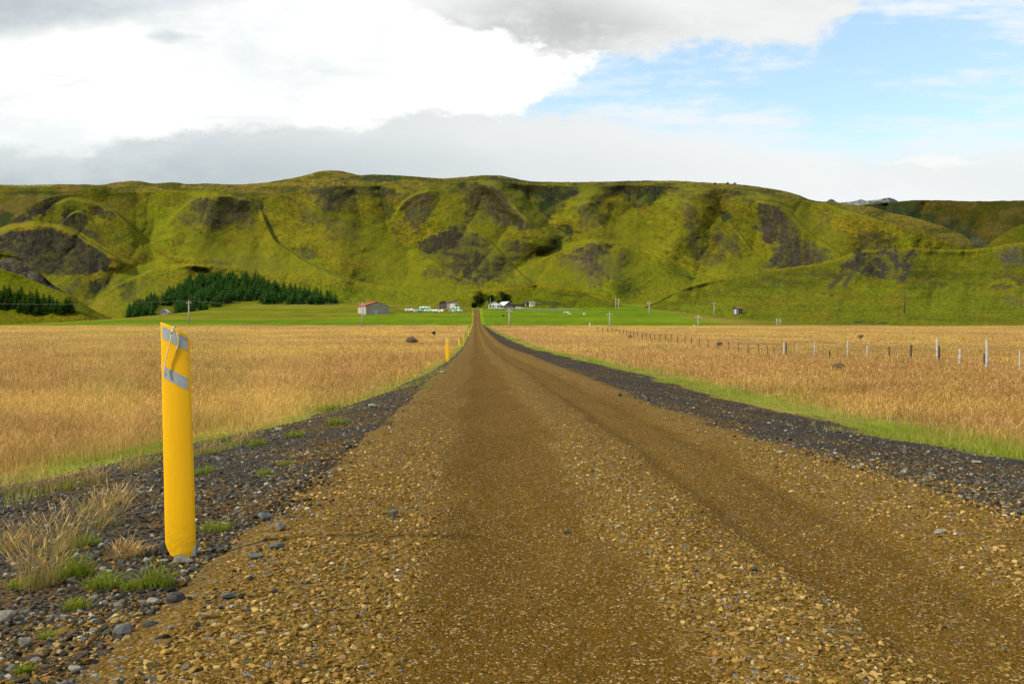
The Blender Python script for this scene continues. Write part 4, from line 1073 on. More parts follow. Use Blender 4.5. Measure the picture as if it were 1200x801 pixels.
def make_post():
    base = at(211, 652)
    s = base.y / F
    root = empty('marker_post', base)
    H = (652 - 378) * s
    bx = 211.0
    def edge_x(py, right):
        L = 188 + (193.5 - 188) * (py - 378) / 262; R = 222 + (229.5 - 222) * (py - 395) / 245
        if py > 636:
            k = min(1, (py - 636) / 16); L += 7 * k ** 1.5; R -= 3.5 * k ** 2
        return ((R if right else L) - bx) * s
    nC, nR = 13, 46
    def front(k, py):
        xl, xr = edge_x(py, 0), edge_x(py, 1)
        x = xl + (xr - xl) * k
        bulge = .008 * (1 - (2 * k - 1) ** 2)
        return x, -bulge
    bm = bmesh.new()
    F_, B_ = [], []
    for j in range(nR + 1):
        t = j / nR
        fr, bk = [], []
        for i in range(nC):
            k = i / (nC - 1)
            topy = 378 + 17 * k + 2.0 * math.sin(k * math.pi) * -1
            if k > .93: topy += 2.5 * ((k - .93) / .07) ** 2
            py = 660 + (topy - 660) * t
            x, y = front(k, min(py, 652))
            z = (652 - py) * s
            fr.append(bm.verts.new((x, y, z))); bk.append(bm.verts.new((x, y + .006, z)))
        F_.append(fr); B_.append(bk)
    for j in range(nR):
        for i in range(nC - 1):
            bm.faces.new((F_[j][i], F_[j][i+1], F_[j+1][i+1], F_[j+1][i]))
            bm.faces.new((B_[j][i+1], B_[j][i], B_[j+1][i], B_[j+1][i+1]))
        bm.faces.new((B_[j][0], F_[j][0], F_[j+1][0], B_[j+1][0])); bm.faces.new((F_[j][-1], B_[j][-1], B_[j+1][-1], F_[j+1][-1]))
    for i in range(nC - 1):
        bm.faces.new((F_[-1][i], F_[-1][i+1], B_[-1][i+1], B_[-1][i])); bm.faces.new((F_[0][i+1], F_[0][i], B_[0][i], B_[0][i+1]))
    o = bm_obj('blade', bm, M_yel, root, True)
    md = o.modifiers.new('edge', 'BEVEL'); md.width = .0018; md.segments = 2; md.limit_method = 'ANGLE'
    for (x0, x1, ya, yb, h) in ((190.5, 219.8, 382.3, 397.0, 14.5), (192.0, 220.4, 429.0, 443.5, 14.3)):
        bm = bmesh.new(); N = 10; rows = []
        for r in range(2):
            row = []
            for i in range(N + 1):
                q = i / N; px = x0 + (x1 - x0) * q; py = ya + (yb - ya) * q + r * h
                xl, xr = edge_x(py, 0), edge_x(py, 1); X = (px - bx) * s; k = (X - xl) / (xr - xl)
                yy = -.008 * (1 - (2 * k - 1) ** 2)
                row.append((bm.verts.new((X, yy - .0018, (652 - py) * s)), bm.verts.new((X, yy + .001, (652 - py) * s))))
            rows.append(row)
        for i in range(N):
            a, b, c, d = rows[1][i], rows[1][i+1], rows[0][i+1], rows[0][i]
            bm.faces.new((a[0], b[0], c[0], d[0])); bm.faces.new((d[0], c[0], c[1], d[1])); bm.faces.new((b[0], a[0], a[1], b[1]))
        bm.faces.new((rows[1][0][0], rows[0][0][0], rows[0][0][1], rows[1][0][1])); bm.faces.new((rows[0][N][0], rows[1][N][0], rows[1][N][1], rows[0][N][1]))
        bm_obj('reflector', bm, M_tape, root, False)
    return root, s
post, ps = make_post()
tag(post, 'big yellow plastic roadside post with two grey bands and a tied cord, nearest the camera', 'road marker', 'yellow marker posts along the left road edge')
proto_children = list(post.children)
# far copies
FARP = [(524.5, 423, 'second yellow marker post from the camera, beside the narrowing gravel'), (538.6, 406, 'third yellow marker post from the camera, leaning slightly left'), (543.8, 400.5, 'fourth yellow marker post from the camera, just past the leaning one'), (549.2, 394, 'fifth yellow marker post, first of the tight far cluster'), (551.3, 389.5, 'sixth yellow marker post, second of the tight far cluster'), (552.6, 385.5, 'seventh yellow marker post, near the end of the golden plain'), (553.6, 381.5, 'eighth yellow marker post, where the road starts to climb'), (554.2, 376, 'ninth yellow marker post, low on the climb to the farm'), (554.8, 370, 'last yellow marker post, high on the climb to the farm')]
for i, (px, py, lab) in enumerate(FARP):
    c = copy_tree(post); c.location = at(px, py)
    c.rotation_euler = (0, math.radians((1.5, -5, -1, 2, -2, 1, 0, 0, 0)[i]), math.radians(random.uniform(-8, 8)))
    c['label'] = lab; c.scale = (1.3, 1.0, 1.06)
# cord and fixings belong to the near post only
bx = 211.0
def pp(px, py, y): return ((px - bx) * ps, y, (652 - py) * ps)
bm = bmesh.new()
tube(bm, [pp(203.5, 386, -.018), pp(206, 385, -.022), pp(206.5, 388, -.023), pp(203.8, 389.5, -.022), pp(203, 387, -.018)], .0042, 7)
tube(bm, [pp(205, 388, -0.0189), pp(208, 389, -0.0207), pp(210.5, 394, -0.0219), pp(211, 400, -0.0213), pp(209.5, 407, -0.0195), pp(207.8, 413.5, -0.0183)], .0032, 7)
tube(bm, [pp(204.5, 388, -0.0189), pp(202, 394, -0.0195), pp(201, 402, -0.0192), pp(198.5, 412, -0.0186), pp(195.8, 422, -0.0171), pp(194.8, 432, -0.0165), pp(196.0, 441, -0.0171)], .0027, 7)
tube(bm, [pp(204.5, 388.0, -0.0186), pp(204.8, 383.5, -0.0177), pp(205.2, 382.5, .004), pp(205.2, 388, .010)], .0025, 7)
bm_obj('cord', bm, M_cord, post, True)
bm = bmesh.new(); box(bm, (226 - bx) * ps, (229.5 - bx) * ps, -.004, .010, (655 - 652) * -ps, (652 - 641) * ps, .001)
bm_obj('bracket', bm, M_metal, post)
bm = bmesh.new(); tube(bm, [pp(213.5, 650, -.030), pp(213.5, 650, -.018)], .007, 8)
bm_obj('bolt', bm, M_rust, post)

# ------------------------------------------------------------------ wire fence on the right
fence = empty('wire_fence', at(1000, 410, .3))
tag(fence, 'old post and wire fence crossing the golden field on the right', 'fence')
fence_posts = []
def fpost(px, ytop, ybase, wpx, mat, lab=None, lean=0.0):
    p = at(px, ybase, .22); s = p.y / F
    ztop = EYE - (ytop - HY) / F * p.y
    bm = bmesh.new(); r = max(wpx * s / 2, .025)
    n = 6; hz = ztop - p.z
    pts = [(0, 0, -.1), (lean * .3 * hz, 0, hz * .3), (lean * hz * .96, 0, hz * .97), (lean * hz, 0, hz)]
    tube(bm, pts, [r * 1.05, r, r * .95, r * .7], n)
    o = bm_obj('post', bm, mat, fence); o.location = Vector(p) - fence.location
    if lab: o['label'] = lab
    fence_posts.append((p, hz))
for a in ((1195, 411, 431, 2, M_wood_grey), (1156.6, 398, 426, 3.4, M_wood_grey), (1153.4, 414, 424, 2.2, M_wood_dark), (1125, 409, 423, 3.2, M_wood_grey), (1100.6, 405.5, 419, 2.0, M_wood_dark), (1098.3, 396, 419, 2.8, M_wood_grey), (1067, 404, 417.5, 2.8, M_wood_dark, None, .05), (1042, 406, 418, 1.8, M_wood_dark), (1016.4, 405, 417.5, 2.0, M_wood_grey), (993.5, 399.5, 415.5, 2.2, M_wood_grey), (972, 411, 416, 2, M_wood_dark), (954.7, 400.5, 414.5, 1.7, M_wood_grey), (934, 402, 413, 1.0, M_wood_grey), (921.2, 401, 413.5, 1.6, M_wood_dark), (919, 401, 414, 2.2, M_wood_grey)): fpost(*a)
for px, z0, z1 in ((907.5, 407.5, 414), (899.5, 404.7, 413.5), (889.3, 403.7, 412), (876.5, 402.6, 411), (865.3, 401.5, 410), (854.2, 400, 408.5), (841.2, 399.3, 406.5), (829.9, 397.6, 405), (819.3, 395.6, 402.7), (810.2, 395, 401), (803, 394, 400.5), (794, 392.8, 399.3), (786.6, 391.8, 397), (779.9, 391.4, 397), (773.2, 391.2, 396.5), (767.3, 391.2, 396), (762.3, 391, 396), (757.5, 390.5, 395.5), (752.5, 390, 395), (747, 389, 394), (742.8, 388, 393.2), (738.5, 387.5, 392), (734.2, 387, 391), (730.5, 386.5, 390), (726.4, 386, 389), (722, 385.5, 388), (717.5, 385, 387.6), (712, 384.3, 387), (706, 383.8, 386.5), (700, 383.3, 386)): fpost(px, z0, z1, .85, M_wood_dark, None, random.uniform(-.04, .04))
order = sorted(fence_posts, key=lambda q: q[0].x)
bm = bmesh.new()
for fr in (.45, .85):
    pts = [q[0] + Vector((0, 0, min(q[1], .9) * fr)) - fence.location for q in order]
    tube(bm, pts, .0016, 4)
bm_obj('wire', bm, M_wood_dark, fence)

# ------------------------------------------------------------------ power and telephone poles
def pole(px, ytop, ybase, label, arm=True, wpx=1.8, mat=None, surf=None, name='utility_pole'):
    p = at(px, ybase) if surf is None else hill_at(surf, px, ybase)
    s = p.y / F; h = (ybase - ytop) * s
    root = empty(name, p); tag(root, label, 'utility pole', 'wooden utility poles')
    bm = bmesh.new(); r = wpx * s / 2
    tube(bm, [(0, 0, -.5), (0, 0, h * .5), (0, 0, h)], [r, r * .9, r * .75], 8)
    bm_obj('shaft', bm, mat or M_wood_grey, root, True)
    if arm:
        bm = bmesh.new(); box(bm, -1.05, 1.05, -r - .12, -r - .003, h - .75, h - .57, .01)
        bm_obj('crossarm', bm, mat or M_wood_grey, root)
        for x in (-.9, 0, .9):
            bm = bmesh.new(); z0 = h - .57 if x else h
            tube(bm, [(x, -r - .06 if x else 0, z0), (x, -r - .06 if x else 0, z0 + .16), (x, -r - .06 if x else 0, z0 + .28)], [.05, .08, .05], 6)
            bm_obj('insulator', bm, M_white, root)
    return root, p, h
P1 = pole(221.3, 352.5, 378.5, 'tall pale utility pole behind the near yellow post')
P2 = pole(424.8, 355, 381.5, 'tall pale utility pole in front of the grey barn')
P3 = pole(596.8, 362, 382.5, 'pale utility pole at the pasture edge below the farmhouse')
P4 = pole(714.5, 367, 382.5, 'pale utility pole at the plain edge left of the twin poles')
P5 = pole(818.4, 370, 382, 'short pale utility pole at the plain edge below the right hill')
P6 = pole(761, 354, 370, 'utility pole between the twin poles and the right hill', wpx=1.5)
P7 = pole(836.8, 354, 370.5, 'utility pole on grass left of the rusty roofed hut', wpx=1.2, surf='front_hill')
P8 = pole(1060, 337, 366, 'dark utility pole standing on the right hillside', wpx=1.3, mat=M_wood_dark, surf='front_hill', arm=False)
def hframe(px, gap, ytop, ybase, label, mat):
    p = at(px, ybase); s = p.y / F; h = (ybase - ytop) * s; d = gap * s / 2
    root = empty('twin_pole', p); tag(root, label, 'utility pole')
    for sx in (-d, d):
        bm = bmesh.new(); tube(bm, [(sx, 0, -.4), (sx, 0, h)], [.2, .16], 7); bm_obj('shaft', bm, mat, root, True)
    bm = bmesh.new(); box(bm, -d - .5, d + .5, -.30, -.205, h - 1.0, h - .8, .01); bm_obj('crossarm', bm, mat, root)
hframe(723.3, 3.4, 350, 364.5, 'twin poled power frame at the far edge of the pasture', M_wood_grey)
hframe(912.4, 3.6, 373.5, 382, 'short twin poles at the plain edge on the right', M_wood_grey)
def cable(a, b, sag, label):
    bm = bmesh.new()
    A, B = a[1] + Vector((0, 0, a[2] + .25)), b[1] + Vector((0, 0, b[2] + .25))
    pts = [A.lerp(B, i / 16) - Vector((0, 0, sag * (1 - (2 * i / 16 - 1) ** 2))) for i in range(17)]
    o = A.copy(); tube(bm, [p - o for p in pts], .028, 4)
    ob = bm_obj('power_cable', bm, M_wire, None); ob.location = o; tag(ob, label, 'cable')
cable(P1, P2, 1.4, 'sagging power cable between the pole behind the near post and the barn pole')
cable(P2, P3, 1.2, 'thin power cable from the barn pole to the farmhouse pole')
Pe = (None, P1[1] + Vector((-110, 0, .2)), P1[2])
cable(Pe, P1, 1.5, 'thin power cable running off left across the small wood')
def stub(px, yt, yb, wpx, label):
    p = at(px, yb); s = p.y / F
    bm = bmesh.new(); h = (yb - yt) * s; r = wpx * s / 2
    tube(bm, [(0, 0, -.2), (0, 0, h * .93), (0, 0, h)], [r, r, r * .6], 8)
    o = bm_obj('marker_stake', bm, M_white, None, True); o.location = p; tag(o, label, 'stake')
stub(691.3, 378.5, 383.5, 1.1, 'short white stake at the pasture edge where the fence ends')
stub(813.6, 380.5, 383, .8, 'tiny white stake just left of the short utility pole')

# ------------------------------------------------------------------ trees
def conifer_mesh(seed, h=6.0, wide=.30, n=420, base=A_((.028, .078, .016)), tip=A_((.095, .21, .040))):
    r3 = np.random.default_rng(seed)
    t = r3.uniform(0, 1, n) ** 1.25
    ang = r3.uniform(0, 2 * np.pi, n)
    whorl = .72 + .28 * np.sin(t * 34 + r3.uniform(0, 1, n))
    R = wide * h * .5 * (1 - t ** 2.1) ** .85 * whorl * r3.uniform(.55, 1.12, n) + .05
    z = h * (.06 + .94 * t)
    V, Fc, C = [], [], []
    for k in range(n):
        ca, sa = math.cos(ang[k]), math.sin(ang[k]); ln = R[k]; wq = (.16 + .35 * (1 - t[k])) * h / 6 * .55
        b = np.array([ca * ln * .15, sa * ln * .15, z[k] + .1]); e = np.array([ca * ln, sa * ln, z[k] - ln * .28])
        m = b * .4 + e * .6; sd_ = np.array([-sa, ca, 0]) * wq
        i = len(V); V += [b, m - sd_, e, m + sd_]; Fc += [[i, i+1, i+2], [i, i+2, i+3]]
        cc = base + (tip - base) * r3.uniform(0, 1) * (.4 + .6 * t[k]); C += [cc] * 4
    i = len(V)
    for k in range(5): V += [np.array([.12 * math.cos(k * 1.2566), .12 * math.sin(k * 1.2566), -.3]), np.array([.03 * math.cos(k * 1.2566), .03 * math.sin(k * 1.2566), h * .9])]; C += [A_((.05, .035, .02))] * 2
    for k in range(5):
        a, b = i + 2 * k, i + 2 * ((k + 1) % 5); Fc += [[a, b, b + 1], [a, b + 1, a + 1]]
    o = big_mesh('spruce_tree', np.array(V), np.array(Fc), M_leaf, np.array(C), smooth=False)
    return o
def leafy(name, seed, h, w_, n, base, tip, trunk_h, mat_trunk, loc, label, group=None, cat='tree', lf=.42, squash=1.0):
    """broadleaf tree: tapered trunk with limbs, crown of leaf clumps through the volume"""
    r3 = np.random.default_rng(seed)
    root = empty(name, loc)
    tag(root, label, cat, group)
    bm = bmesh.new()
    tube(bm, [(0, 0, -.3), (.05, 0, trunk_h), (0, .05, h * .55), (0, 0, h * .85)], [h * .035, h * .028, h * .018, h * .006], 7)
    cl = []
    for k in range(11):
        a = r3.uniform(0, 6.283); rr = r3.uniform(.15, .36) * w_; z = r3.uniform(.16, .84) * h
        rr *= 1.15 - abs(z / h - .5) * 1.1
        c = np.array([math.cos(a) * rr, math.sin(a) * rr, z]); cl.append((c, r3.uniform(.16, .27) * w_))
        tube(bm, [(0, 0, max(trunk_h * .8, z * .55)), tuple(c * .6 + np.array([0, 0, z * .2])), tuple(c)], [h * .014, h * .009, h * .003], 5)
    bm_obj('trunk', bm, mat_trunk, root)
    cl.append((np.array([0, 0, h * .84]), .17 * w_)); cl.append((np.array([0, 0, h * .5]), .3 * w_)); cl.append((np.array([0, 0, h * .25]), .27 * w_))
    P = []
    for c, rd in cl:
        m = n // len(cl); d = r3.normal(size=(m, 3)); d /= np.linalg.norm(d, axis=1)[:, None]
        P.append(c + d * rd * (r3.uniform(.35, 1.08, m) ** .6)[:, None] * np.array([1, 1, .9 * squash]))
    P = np.concatenate(P); P = P[P[:, 2] > .05 * h]; m = len(P)
    d1 = r3.normal(size=(m, 3)); d1 /= np.linalg.norm(d1, axis=1)[:, None]
    d2 = np.cross(d1, r3.normal(size=(m, 3))); d2 /= np.linalg.norm(d2, axis=1)[:, None]
    sz = lf * r3.uniform(.6, 1.2, m)[:, None]
    V = np.stack([P - d1 * sz * .5, P + d2 * sz * .32, P + d1 * sz * .5, P - d2 * sz * .32], 1).reshape(-1, 3)
    f = (np.array([[0, 1, 2], [0, 2, 3]])[None] + (np.arange(m) * 4)[:, None, None]).reshape(-1, 3)
    C = np.repeat(base + (tip - base) * r3.uniform(0, 1, (m, 1)), 4, 0)
    o = big_mesh('crown', V, f, M_leaf, C, smooth=False); o.parent = root
    return root
M_bark = plain('bark', (.06, .045, .03), .95, .3, 8)
conifers = [conifer_mesh(s, wide=wd) for s, wd in ((1, .95), (2, 1.1), (3, .9), (4, 1.0), (5, 1.15), (6, .95))]
light_con = [conifer_mesh(10 + s, wide=wd, base=A_((.03, .075, .010)), tip=A_((.075, .15, .02))) for s, wd in ((1, .8), (2, .95), (3, .9))]
protos_used = set()
def in_poly(x, y, poly):
    c = False; n = len(poly)
    for i in range(n):
        (x0, y0), (x1, y1) = poly[i], poly[(i + 1) % n]
        if (y0 <= y) != (y1 <= y) and x < (x1 - x0) * (y - y0) / (y1 - y0) + x0: c = not c
    return c
def wood(poly, holes, n, surf, label, group, pool, hmin, hmax, dmin):
    pts = []; tries = 0
    xs = [p[0] for p in poly]; ys = [p[1] for p in poly]
    while len(pts) < n and tries < 60000:
        tries += 1
        x, y = random.uniform(min(xs), max(xs)), random.uniform(min(ys), max(ys))
        if not in_poly(x, y, poly) or any(in_poly(x, y, h) for h in holes): continue
        if any(abs(x - a) < dmin and abs(y - b) < dmin * .5 for a, b in pts): continue
        pts.append((x, y))
    for x, y in pts:
        src = random.choice(pool)
        p = hill_at(surf, x, y); p.z = max(p.z, float(ground_z(p.x, p.y)))
        if id(src) in protos_used: o = src.copy(); COL.objects.link(o)
        else: o = src; protos_used.add(id(src))
        hh = random.uniform(hmin, hmax) * (p.y / F) / 6.0
        o.location = p; o.rotation_euler = (0, 0, random.uniform(0, 6.28)); wd_ = random.uniform(1.0, 1.45); o.scale = (hh * wd_, hh * wd_, hh)
        tag(o, label, 'tree', group)
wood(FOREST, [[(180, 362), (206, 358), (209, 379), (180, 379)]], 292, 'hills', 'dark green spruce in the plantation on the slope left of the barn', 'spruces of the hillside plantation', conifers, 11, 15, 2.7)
wood([(-60, 342), (0, 345), (28, 347), (55, 355), (84, 364), (88, 369), (50, 370), (20, 367), (0, 362), (-60, 358)], [], 80, 'wooded_mound', 'mid green tree of the small wood on the mound at the left edge', 'trees of the small wood at left', light_con + light_con[:2], 11, 17, 3.6)
DK, DT = A_((.007, .016, .006)), A_((.020, .044, .012))
def farm_tree(px, yb, wpx, hpx, seed, label, n=2600):
    p = at(px, yb); s = p.y / F
    k_ = (p.y + 13) / p.y; p = Vector((p.x * k_, p.y * k_, 0)); p.z = float(ground_z(p.x, p.y))
    leafy('farm_tree', seed, hpx * s * 1.06, wpx * s * 1.35, n, DK, DT, hpx * s * .06, M_bark, p, label, 'dark trees round the farmhouse', lf=.55)
farm_tree(562.5, 362, 19, 19, 31, 'large round dark tree beside the top of the road')
farm_tree(588, 361.2, 17, 18, 32, 'dark round tree between the farmhouse and the white roofed house')
farm_tree(577, 361, 13, 14, 33, 'smaller dark tree behind the farmhouse roof', 1600)
farm_tree(594, 361, 9, 15, 34, 'narrow dark tree behind the white roofed house', 1400)
farm_tree(555, 362, 7, 6, 35, 'low dark bush left of the large round tree', 700)
hp = hill_at('hills', 203, 372); leafy('bush', 36, 3.0, 3.6, 400, A_((.06, .09, .008)), A_((.13, .16, .015)), .3, M_bark, hp, 'yellow green bush beside the hut in the plantation', None, 'bush', lf=.5)

# ------------------------------------------------------------------ farm buildings
def corrugated(name, c, c2, scale=3.0):
    m, t = material(name)
    co = t.n('ShaderNodeTexCoord').outputs['Object']
    wv = t.n('ShaderNodeTexWave'); wv.inputs['Scale'].default_value = scale; t.l(co, wv.inputs['Vector'])
    n = t.noise(t.vmath('MULTIPLY', co, (1, 1, .25)), 1.2, 5, .7)
    cc = t.mix(t.smooth(n, .35, .68), c, c2)
    out_bsdf(t, cc, .6, wv.outputs['Fac'], spec=.3, bump_d=.03)
    return m
M_tin = corrugated('grey_corrugated_iron', (.30, .28, .25), (.42, .39, .36)); M_redroof = corrugated('red_corrugated_roof', (.42, .06, .035), (.30, .05, .035)); M_dkwall = corrugated('dark_grey_wall', (.07, .075, .085), (.11, .11, .12)); M_orange = corrugated('rusty_orange_roof', (.40, .10, .02), (.28, .09, .03)); M_greyroof = corrugated('grey_roof', (.30, .31, .32), (.40, .41, .42)); M_maroon = plain('maroon_wall', (.085, .03, .03), .8, .2); M_whroof = corrugated('white_roof', (.75, .75, .75), (.65, .66, .67)); M_brownw = plain('brown_wall', (.16, .11, .085), .85, .2); M_paleblue = plain('pale_blue_door', (.38, .45, .48), .6, .15, 2)
def gable_house(name, label, px0, px1, yridge, yeave, ybase, length, yaw, mw, mr, cat, openings=(), chimney=False, ridge_x=.5, over=.25, mr2=None, th2=.16):
    """gable end to the camera; openings: (x0,x1,z0,z1 as fractions, kind)"""
    p = at((px0 + px1) / 2, ybase); s = p.y / F
    W = (px1 - px0) * s; He = (ybase - yeave) * s; Hr = (ybase - yridge) * s
    root = empty(name, p, yaw); tag(root, label, cat)
    bm = bmesh.new(); rx = -W / 2 + W * ridge_x
    prism(bm, [(-W/2, -.8), (W/2, -.8), (W/2, He), (rx, Hr), (-W/2, He)], 0, length)
    bm_obj('wall', bm, mw, root)
    for sx in (-1, 1):
        bm = bmesh.new(); th = th2 if sx < 0 else .16
        ex = sx * W / 2; dx = ex - rx; sl = (He - Hr) / abs(dx)
        e2 = ex + sx * over; ze = He + sl * over
        prism(bm, [(rx, Hr + .02), (e2, ze + .02), (e2, ze + th), (rx, Hr + th + .02)] if sx > 0 else [(rx, Hr + .02), (rx, Hr + th + .02), (e2, ze + th), (e2, ze + .02)], -over, length + over)
        bmesh.ops.recalc_face_normals(bm, faces=bm.faces)
        bm_obj('roof', bm, mr if sx < 0 else (mr2 or mr), root)
    for (a, b, c, d, kind) in openings:
        x0, x1 = -W/2 + a * W, -W/2 + b * W; z0, z1 = c * He, d * He
        bm = bmesh.new(); box(bm, x0 - .1, x1 + .1, -.06, -.003, z0 - .1, z1 + .1)
        if kind == 'door':
            f = bm_obj('door', bm, M_white, root); bm = bmesh.new(); box(bm, x0, x1, -.09, -.062, z0, z1); bm_obj('panel', bm, M_paleblue, f)
        elif kind == 'white_door':
            f = bm_obj('door', bm, M_white, root); bm = bmesh.new(); box(bm, x1 - .35, x1 - .2, -.10, -.062, (z0 + z1) / 2, (z0 + z1) / 2 + .15); bm_obj('handle', bm, M_metal, f)
        else:
            f = bm_obj('window', bm, M_white, root); bm = bmesh.new(); box(bm, x0, x1, -.075, -.062, z0, z1); bm_obj('pane', bm, M_glass, f)
    if chimney:
        bm = bmesh.new(); box(bm, rx - .3, rx + .3, length * .4, length * .4 + .6, Hr - .3, Hr + .8, .02); bm_obj('chimney', bm, M_brownw, root)
    return root
gable_house('barn', 'wide grey corrugated barn with a red roof and pale double door', 428.5, 456.3, 354.2, 358.8, 368, 14, math.radians(24), M_tin, M_redroof, 'barn', [(.36, .5, .02, .5, 'door'), (.52, .58, .05, .42, 'window'), (.84, .9, .5, .8, 'window')], mr2=M_greyroof, th2=.55)
gable_house('machine_shed', 'dark grey shed with a rusty roof at the end of the hay bale row', 515, 524, 352.8, 355, 361.5, 8, math.radians(6), M_dkwall, M_orange, 'shed', [(.3, .6, .3, .7, 'window')])
gable_house('garage', 'light grey flat gabled garage with a big white door beside the dark shed', 523.4, 537, 353.2, 354.6, 361.6, 8, 0, M_tin, M_greyroof, 'garage', [(.30, .68, .02, .78, 'white_door'), (.76, .9, .35, .7, 'window')])
gable_house('farmhouse', 'white and grey farmhouse with a grey roof between the dark trees', 572, 586, 353, 356, 361.2, 8, math.radians(-4), M_white, M_greyroof, 'house', [(.1, .25, .35, .8, 'window'), (.36, .5, .35, .8, 'window'), (.58, .7, .02, .75, 'door'), (.78, .92, .35, .8, 'window')], True)
gable_house('cottage', 'brown house with a white roof right of the farmhouse', 590.5, 602, 353.4, 357.5, 361.2, 8, math.radians(28), M_brownw, M_whroof, 'house', [(.15, .35, .3, .75, 'window'), (.6, .8, .3, .75, 'window')])
gable_house('annex', 'maroon walled house standing apart right of the farm', 612.5, 620, 353.8, 354.9, 359, 6, math.radians(3), M_maroon, M_greyroof, 'house', [(.3, .42, .1, .85, 'door')])
gable_house('white_annex', 'small white building with two dark windows joined to the maroon house', 620.2, 626.3, 353.9, 355, 359, 6, math.radians(3), M_white, M_whroof, 'house', [(.15, .4, .4, .8, 'window'), (.6, .85, .4, .8, 'window')])
hut_p = gable_house('hut', 'small grey roofed hut at the foot of the spruce plantation', 187, 196.3, 359, 362.5, 368.5, 6, math.radians(8), M_tin, M_whroof, 'hut', [(.3, .6, .05, .7, 'door')])
gable_house('old_hut', 'tiny grey hut with a rusty orange roof under the right hill', 859.5, 865, 361.6, 363, 367.6, 5, math.radians(-35), M_dkwall, M_orange, 'hut', [(.3, .6, .05, .75, 'door')])
# the huts on hillsides sit on the hill surface
for o in list(scene.objects):
    if o.name == 'annex': o.location = hill_at('farm_mound', 616.5, 358.8)
    if o.name == 'white_annex': o.location = hill_at('farm_mound', 623.4, 358.8)
    if o.name == 'old_hut': o.location = hill_at('front_hill', 862, 367.6)
    if o.name == 'hut': o.location = hill_at('hills', 191.5, 371)
# flag pole at the farmhouse
p = at(574.5, 361); s = p.y / F
bm = bmesh.new(); tube(bm, [(0, -1, -.2), (0, -1, 11.5 * s)], [.09, .06], 8); tube(bm, [(0, -1, 11.5 * s), (0, -1, 11.7 * s), (0, -1, 11.9 * s)], [.05, .12, .04], 8)
o = bm_obj('flag_pole', bm, M_white, None, True); o.location = p; tag(o, 'bare white flag pole in front of the farmhouse', 'flag pole')

# ------------------------------------------------------------------ wrapped hay bales
M_wrapw = plain('white_wrap', (.78, .82, .74), .45, .06, 3); M_wrapg = plain('pale_green_wrap', (.55, .74, .52), .45, .08, 3); M_wrapt = plain('teal_wrap', (.22, .48, .40), .45, .1, 3)
def bale_mesh(mat):
    bm = bmesh.new(); pts = [(0, 0, 0)]; R, L = .68, .62
    rings = []
    for y, r in ((-L, .30), (-L, .60), (-L * .92, .665), (-.25, .69), (.25, .69), (L * .92, .665), (L, .60), (L, .30)):
        rings.append([bm.verts.new((r * math.cos(k * math.pi / 9), y, R + r * math.sin(k * math.pi / 9) * (.97 if math.sin(k * math.pi / 9) < 0 else 1))) for k in range(18)])
    for a, b in zip(rings, rings[1:]):
        for k in range(18): bm.faces.new((a[k], b[k], b[(k+1) % 18], a[(k+1) % 18]))
    bm.faces.new(rings[0]); bm.faces.new(rings[-1][::-1])
    return bm_obj('hay_bale', bm, mat, None, True)
used_b = {}
def bale(px, py, lift, mat, label, group):
    if mat.name not in used_b: used_b[mat.name] = bale_mesh(mat); o = used_b[mat.name]
    else: o = used_b[mat.name].copy(); COL.objects.link(o)
    q = at(px, py); o.location = q + Vector((0, 0, lift)); o.rotation_euler = (0, 0, random.uniform(-.15, .15) + math.radians(85 if random.random() < .4 else 0))
    tag(o, label, 'hay bale', group)
GB = 'wrapped hay bales in the long row'
for i in range(14):
    px = 476 + i * 3.25
    if px < 488.5: bale(px, 365.2, 0, M_wrapw, 'white wrapped bale in the single height left end of the long bale row', GB)
    elif px < 496.5: bale(px, 365.5, 0, M_wrapt, 'teal wrapped bale under the second tier of the long bale row', GB)
    elif px < 507: bale(px, 365.8, 0, M_wrapg, 'pale green bale in the bottom tier of the long bale row', GB)
    else: bale(px, 366.2, 0, M_wrapw, 'white wrapped bale at the right end of the long bale row', GB)
for i in range(4): bale(493.3 + i * 3.3, 365.3, 1.28, M_wrapg, 'pale green bale lying on top of the long bale row', GB)
G2 = 'wrapped hay bales heaped by the garage'
for i in range(5): bale(527.5 + i * 3.4, 365.8, 0, M_wrapt if i % 2 == 0 else M_wrapw, 'teal wrapped bale in the bottom of the heap by the garage' if i % 2 == 0 else 'white wrapped bale in the bottom of the heap by the garage', G2)
for i in range(3): bale(530.6 + i * 3.5, 365.4, 1.28, M_wrapg, 'pale green bale on top of the heap by the garage', G2)

# ------------------------------------------------------------------ cars at the farm
def car(px, py, yaw, mat, label):
    q = at(px, py); root = empty('parked_car', q, yaw); tag(root, label, 'car', 'cars parked at the farm')
    bm = bmesh.new()
    prism(bm, [(-2.1, .35), (2.1, .35), (2.15, .75), (1.2, .9), (.65, 1.45), (-1.3, 1.48), (-1.95, .95), (-2.15, .9)][::-1], -.85, .85)
    bmesh.ops.recalc_face_normals(bm, faces=bm.faces)
    bmesh.ops.bevel(bm, geom=bm.edges[:], offset=.06, segments=2, affect='EDGES')
    bm_obj('body', bm, mat, root)
    for y in (-.853, .853):
        bm = bmesh.new(); prism(bm, [(-1.5, .95), (1.0, .95), (.55, 1.36), (-1.2, 1.38)], y - .012, y + .012); bmesh.ops.recalc_face_normals(bm, faces=bm.faces)
        bm_obj('window', bm, M_glass, root)
    for x in (-1.3, 1.3):
        for y in (-.8, .8):
            bm = bmesh.new(); tube(bm, [(x, y - .1, .32), (x, y + .1, .32)], .32, 12); wl = bm_obj('wheel', bm, M_tyre, root)
            bm = bmesh.new(); sg = -1 if y < 0 else 1; tube(bm, [(x, y + sg * .102, .32), (x, y + sg * .115, .32)], .18, 10); bm_obj('rim', bm, M_metal, wl)
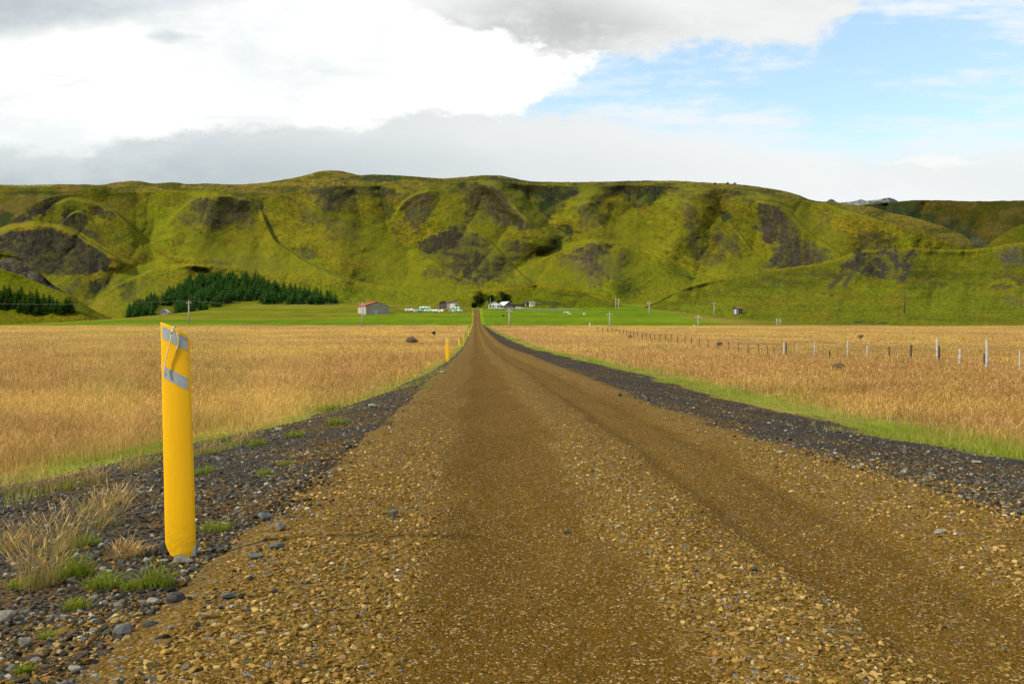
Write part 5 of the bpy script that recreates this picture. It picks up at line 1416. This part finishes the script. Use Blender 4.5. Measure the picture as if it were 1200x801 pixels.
M_carw = plain('white_car_paint', (.8, .8, .8), .3, .03, spec=.5); M_card = plain('dark_car_paint', (.03, .03, .035), .3, .1, spec=.5); M_cars = plain('silver_car_paint', (.5, .52, .53), .3, .05, metallic=.3)
car(586, 362.6, .1, M_carw, 'white car parked in front of the farmhouse')
car(597, 362.8, math.pi + .05, M_cars, 'silver car parked below the white roofed house')
car(608.5, 362.6, .0, M_carw, 'white car parked at the right end of the farm yard')
car(605.5, 361.4, math.pi - .1, M_card, 'dark car behind the rightmost white car')

# ------------------------------------------------------------------ sheep on the pasture
def sheep_mesh(mat):
    bm = bmesh.new()
    r = bmesh.ops.create_icosphere(bm, subdivisions=2, radius=1.0); bmesh.ops.scale(bm, vec=(.58, .30, .32), verts=r['verts']); bmesh.ops.translate(bm, vec=(0, 0, .62), verts=r['verts'])
    tube(bm, [(.42, 0, .68), (.58, 0, .78), (.72, 0, .80), (.88, 0, .70)], [.2, .15, .13, .07], 8)
    for x in (-.36, .34):
        for y in (-.15, .15): tube(bm, [(x, y, .55), (x + (.03 if x < 0 else 0), y, .28), (x, y, 0)], [.10, .055, .045], 6)
    for y in (-.1, .1): tube(bm, [(.66, y, .86), (.60, y * 2.0, .84)], [.04, .02], 5)
    tube(bm, [(-.55, 0, .7), (-.63, 0, .55)], [.06, .03], 5)
    o = bm_obj('sheep', bm, mat, None, True)
    md = o.modifiers.new('blend', 'REMESH'); md.mode = 'VOXEL'; md.voxel_size = .045
    return o
M_wool = plain('white_wool', (.72, .70, .62), .95, .1, 10); M_wool2 = plain('black_wool', (.02, .018, .018), .95, .1, 10)
sw = sheep_mesh(M_wool); sb = sheep_mesh(M_wool2)
for i, (px, py, rz, lab) in enumerate(((662, 367, .2, 'white sheep, leftmost of the three grazing close together'), (665.8, 367.6, 2.8, 'white sheep in the middle of the three grazing close together'), (668, 369.8, .4, 'white sheep lowest of the three grazing close together'), (685, 369, 3.0, 'white sheep grazing alone right of the trio'))):
    o = sw if i == 0 else sw.copy()
    if i: COL.objects.link(o)
    o.location = at(px, py); o.rotation_euler = (0, 0, rz); o.scale = (1.0,) * 3; tag(o, lab, 'sheep', 'white sheep on the pasture')
sb.location = at(589.5, 371); sb.rotation_euler = (0, 0, .5); tag(sb, 'single black sheep on the pasture below the farm', 'sheep')
# shrubs on the skyline
for i, (px, lab) in enumerate(((837.5, 'small dark shrub on the hill crest, left of three'), (852, 'small dark shrub on the hill crest, middle of three'), (860, 'small dark shrub on the hill crest, right of three'))):
    pxl, ny, X, Y, Z, b_, t_ = HILLS['hills']
    q = hill_at('hills', px, 216.5)
    leafy('crest_shrub', 80 + i, 2.6 * q.y / F, 4.5 * q.y / F, 260, DK, DT * 1.2, .3, M_bark, q, lab, 'shrubs on the hill crest', 'shrub', lf=.8)
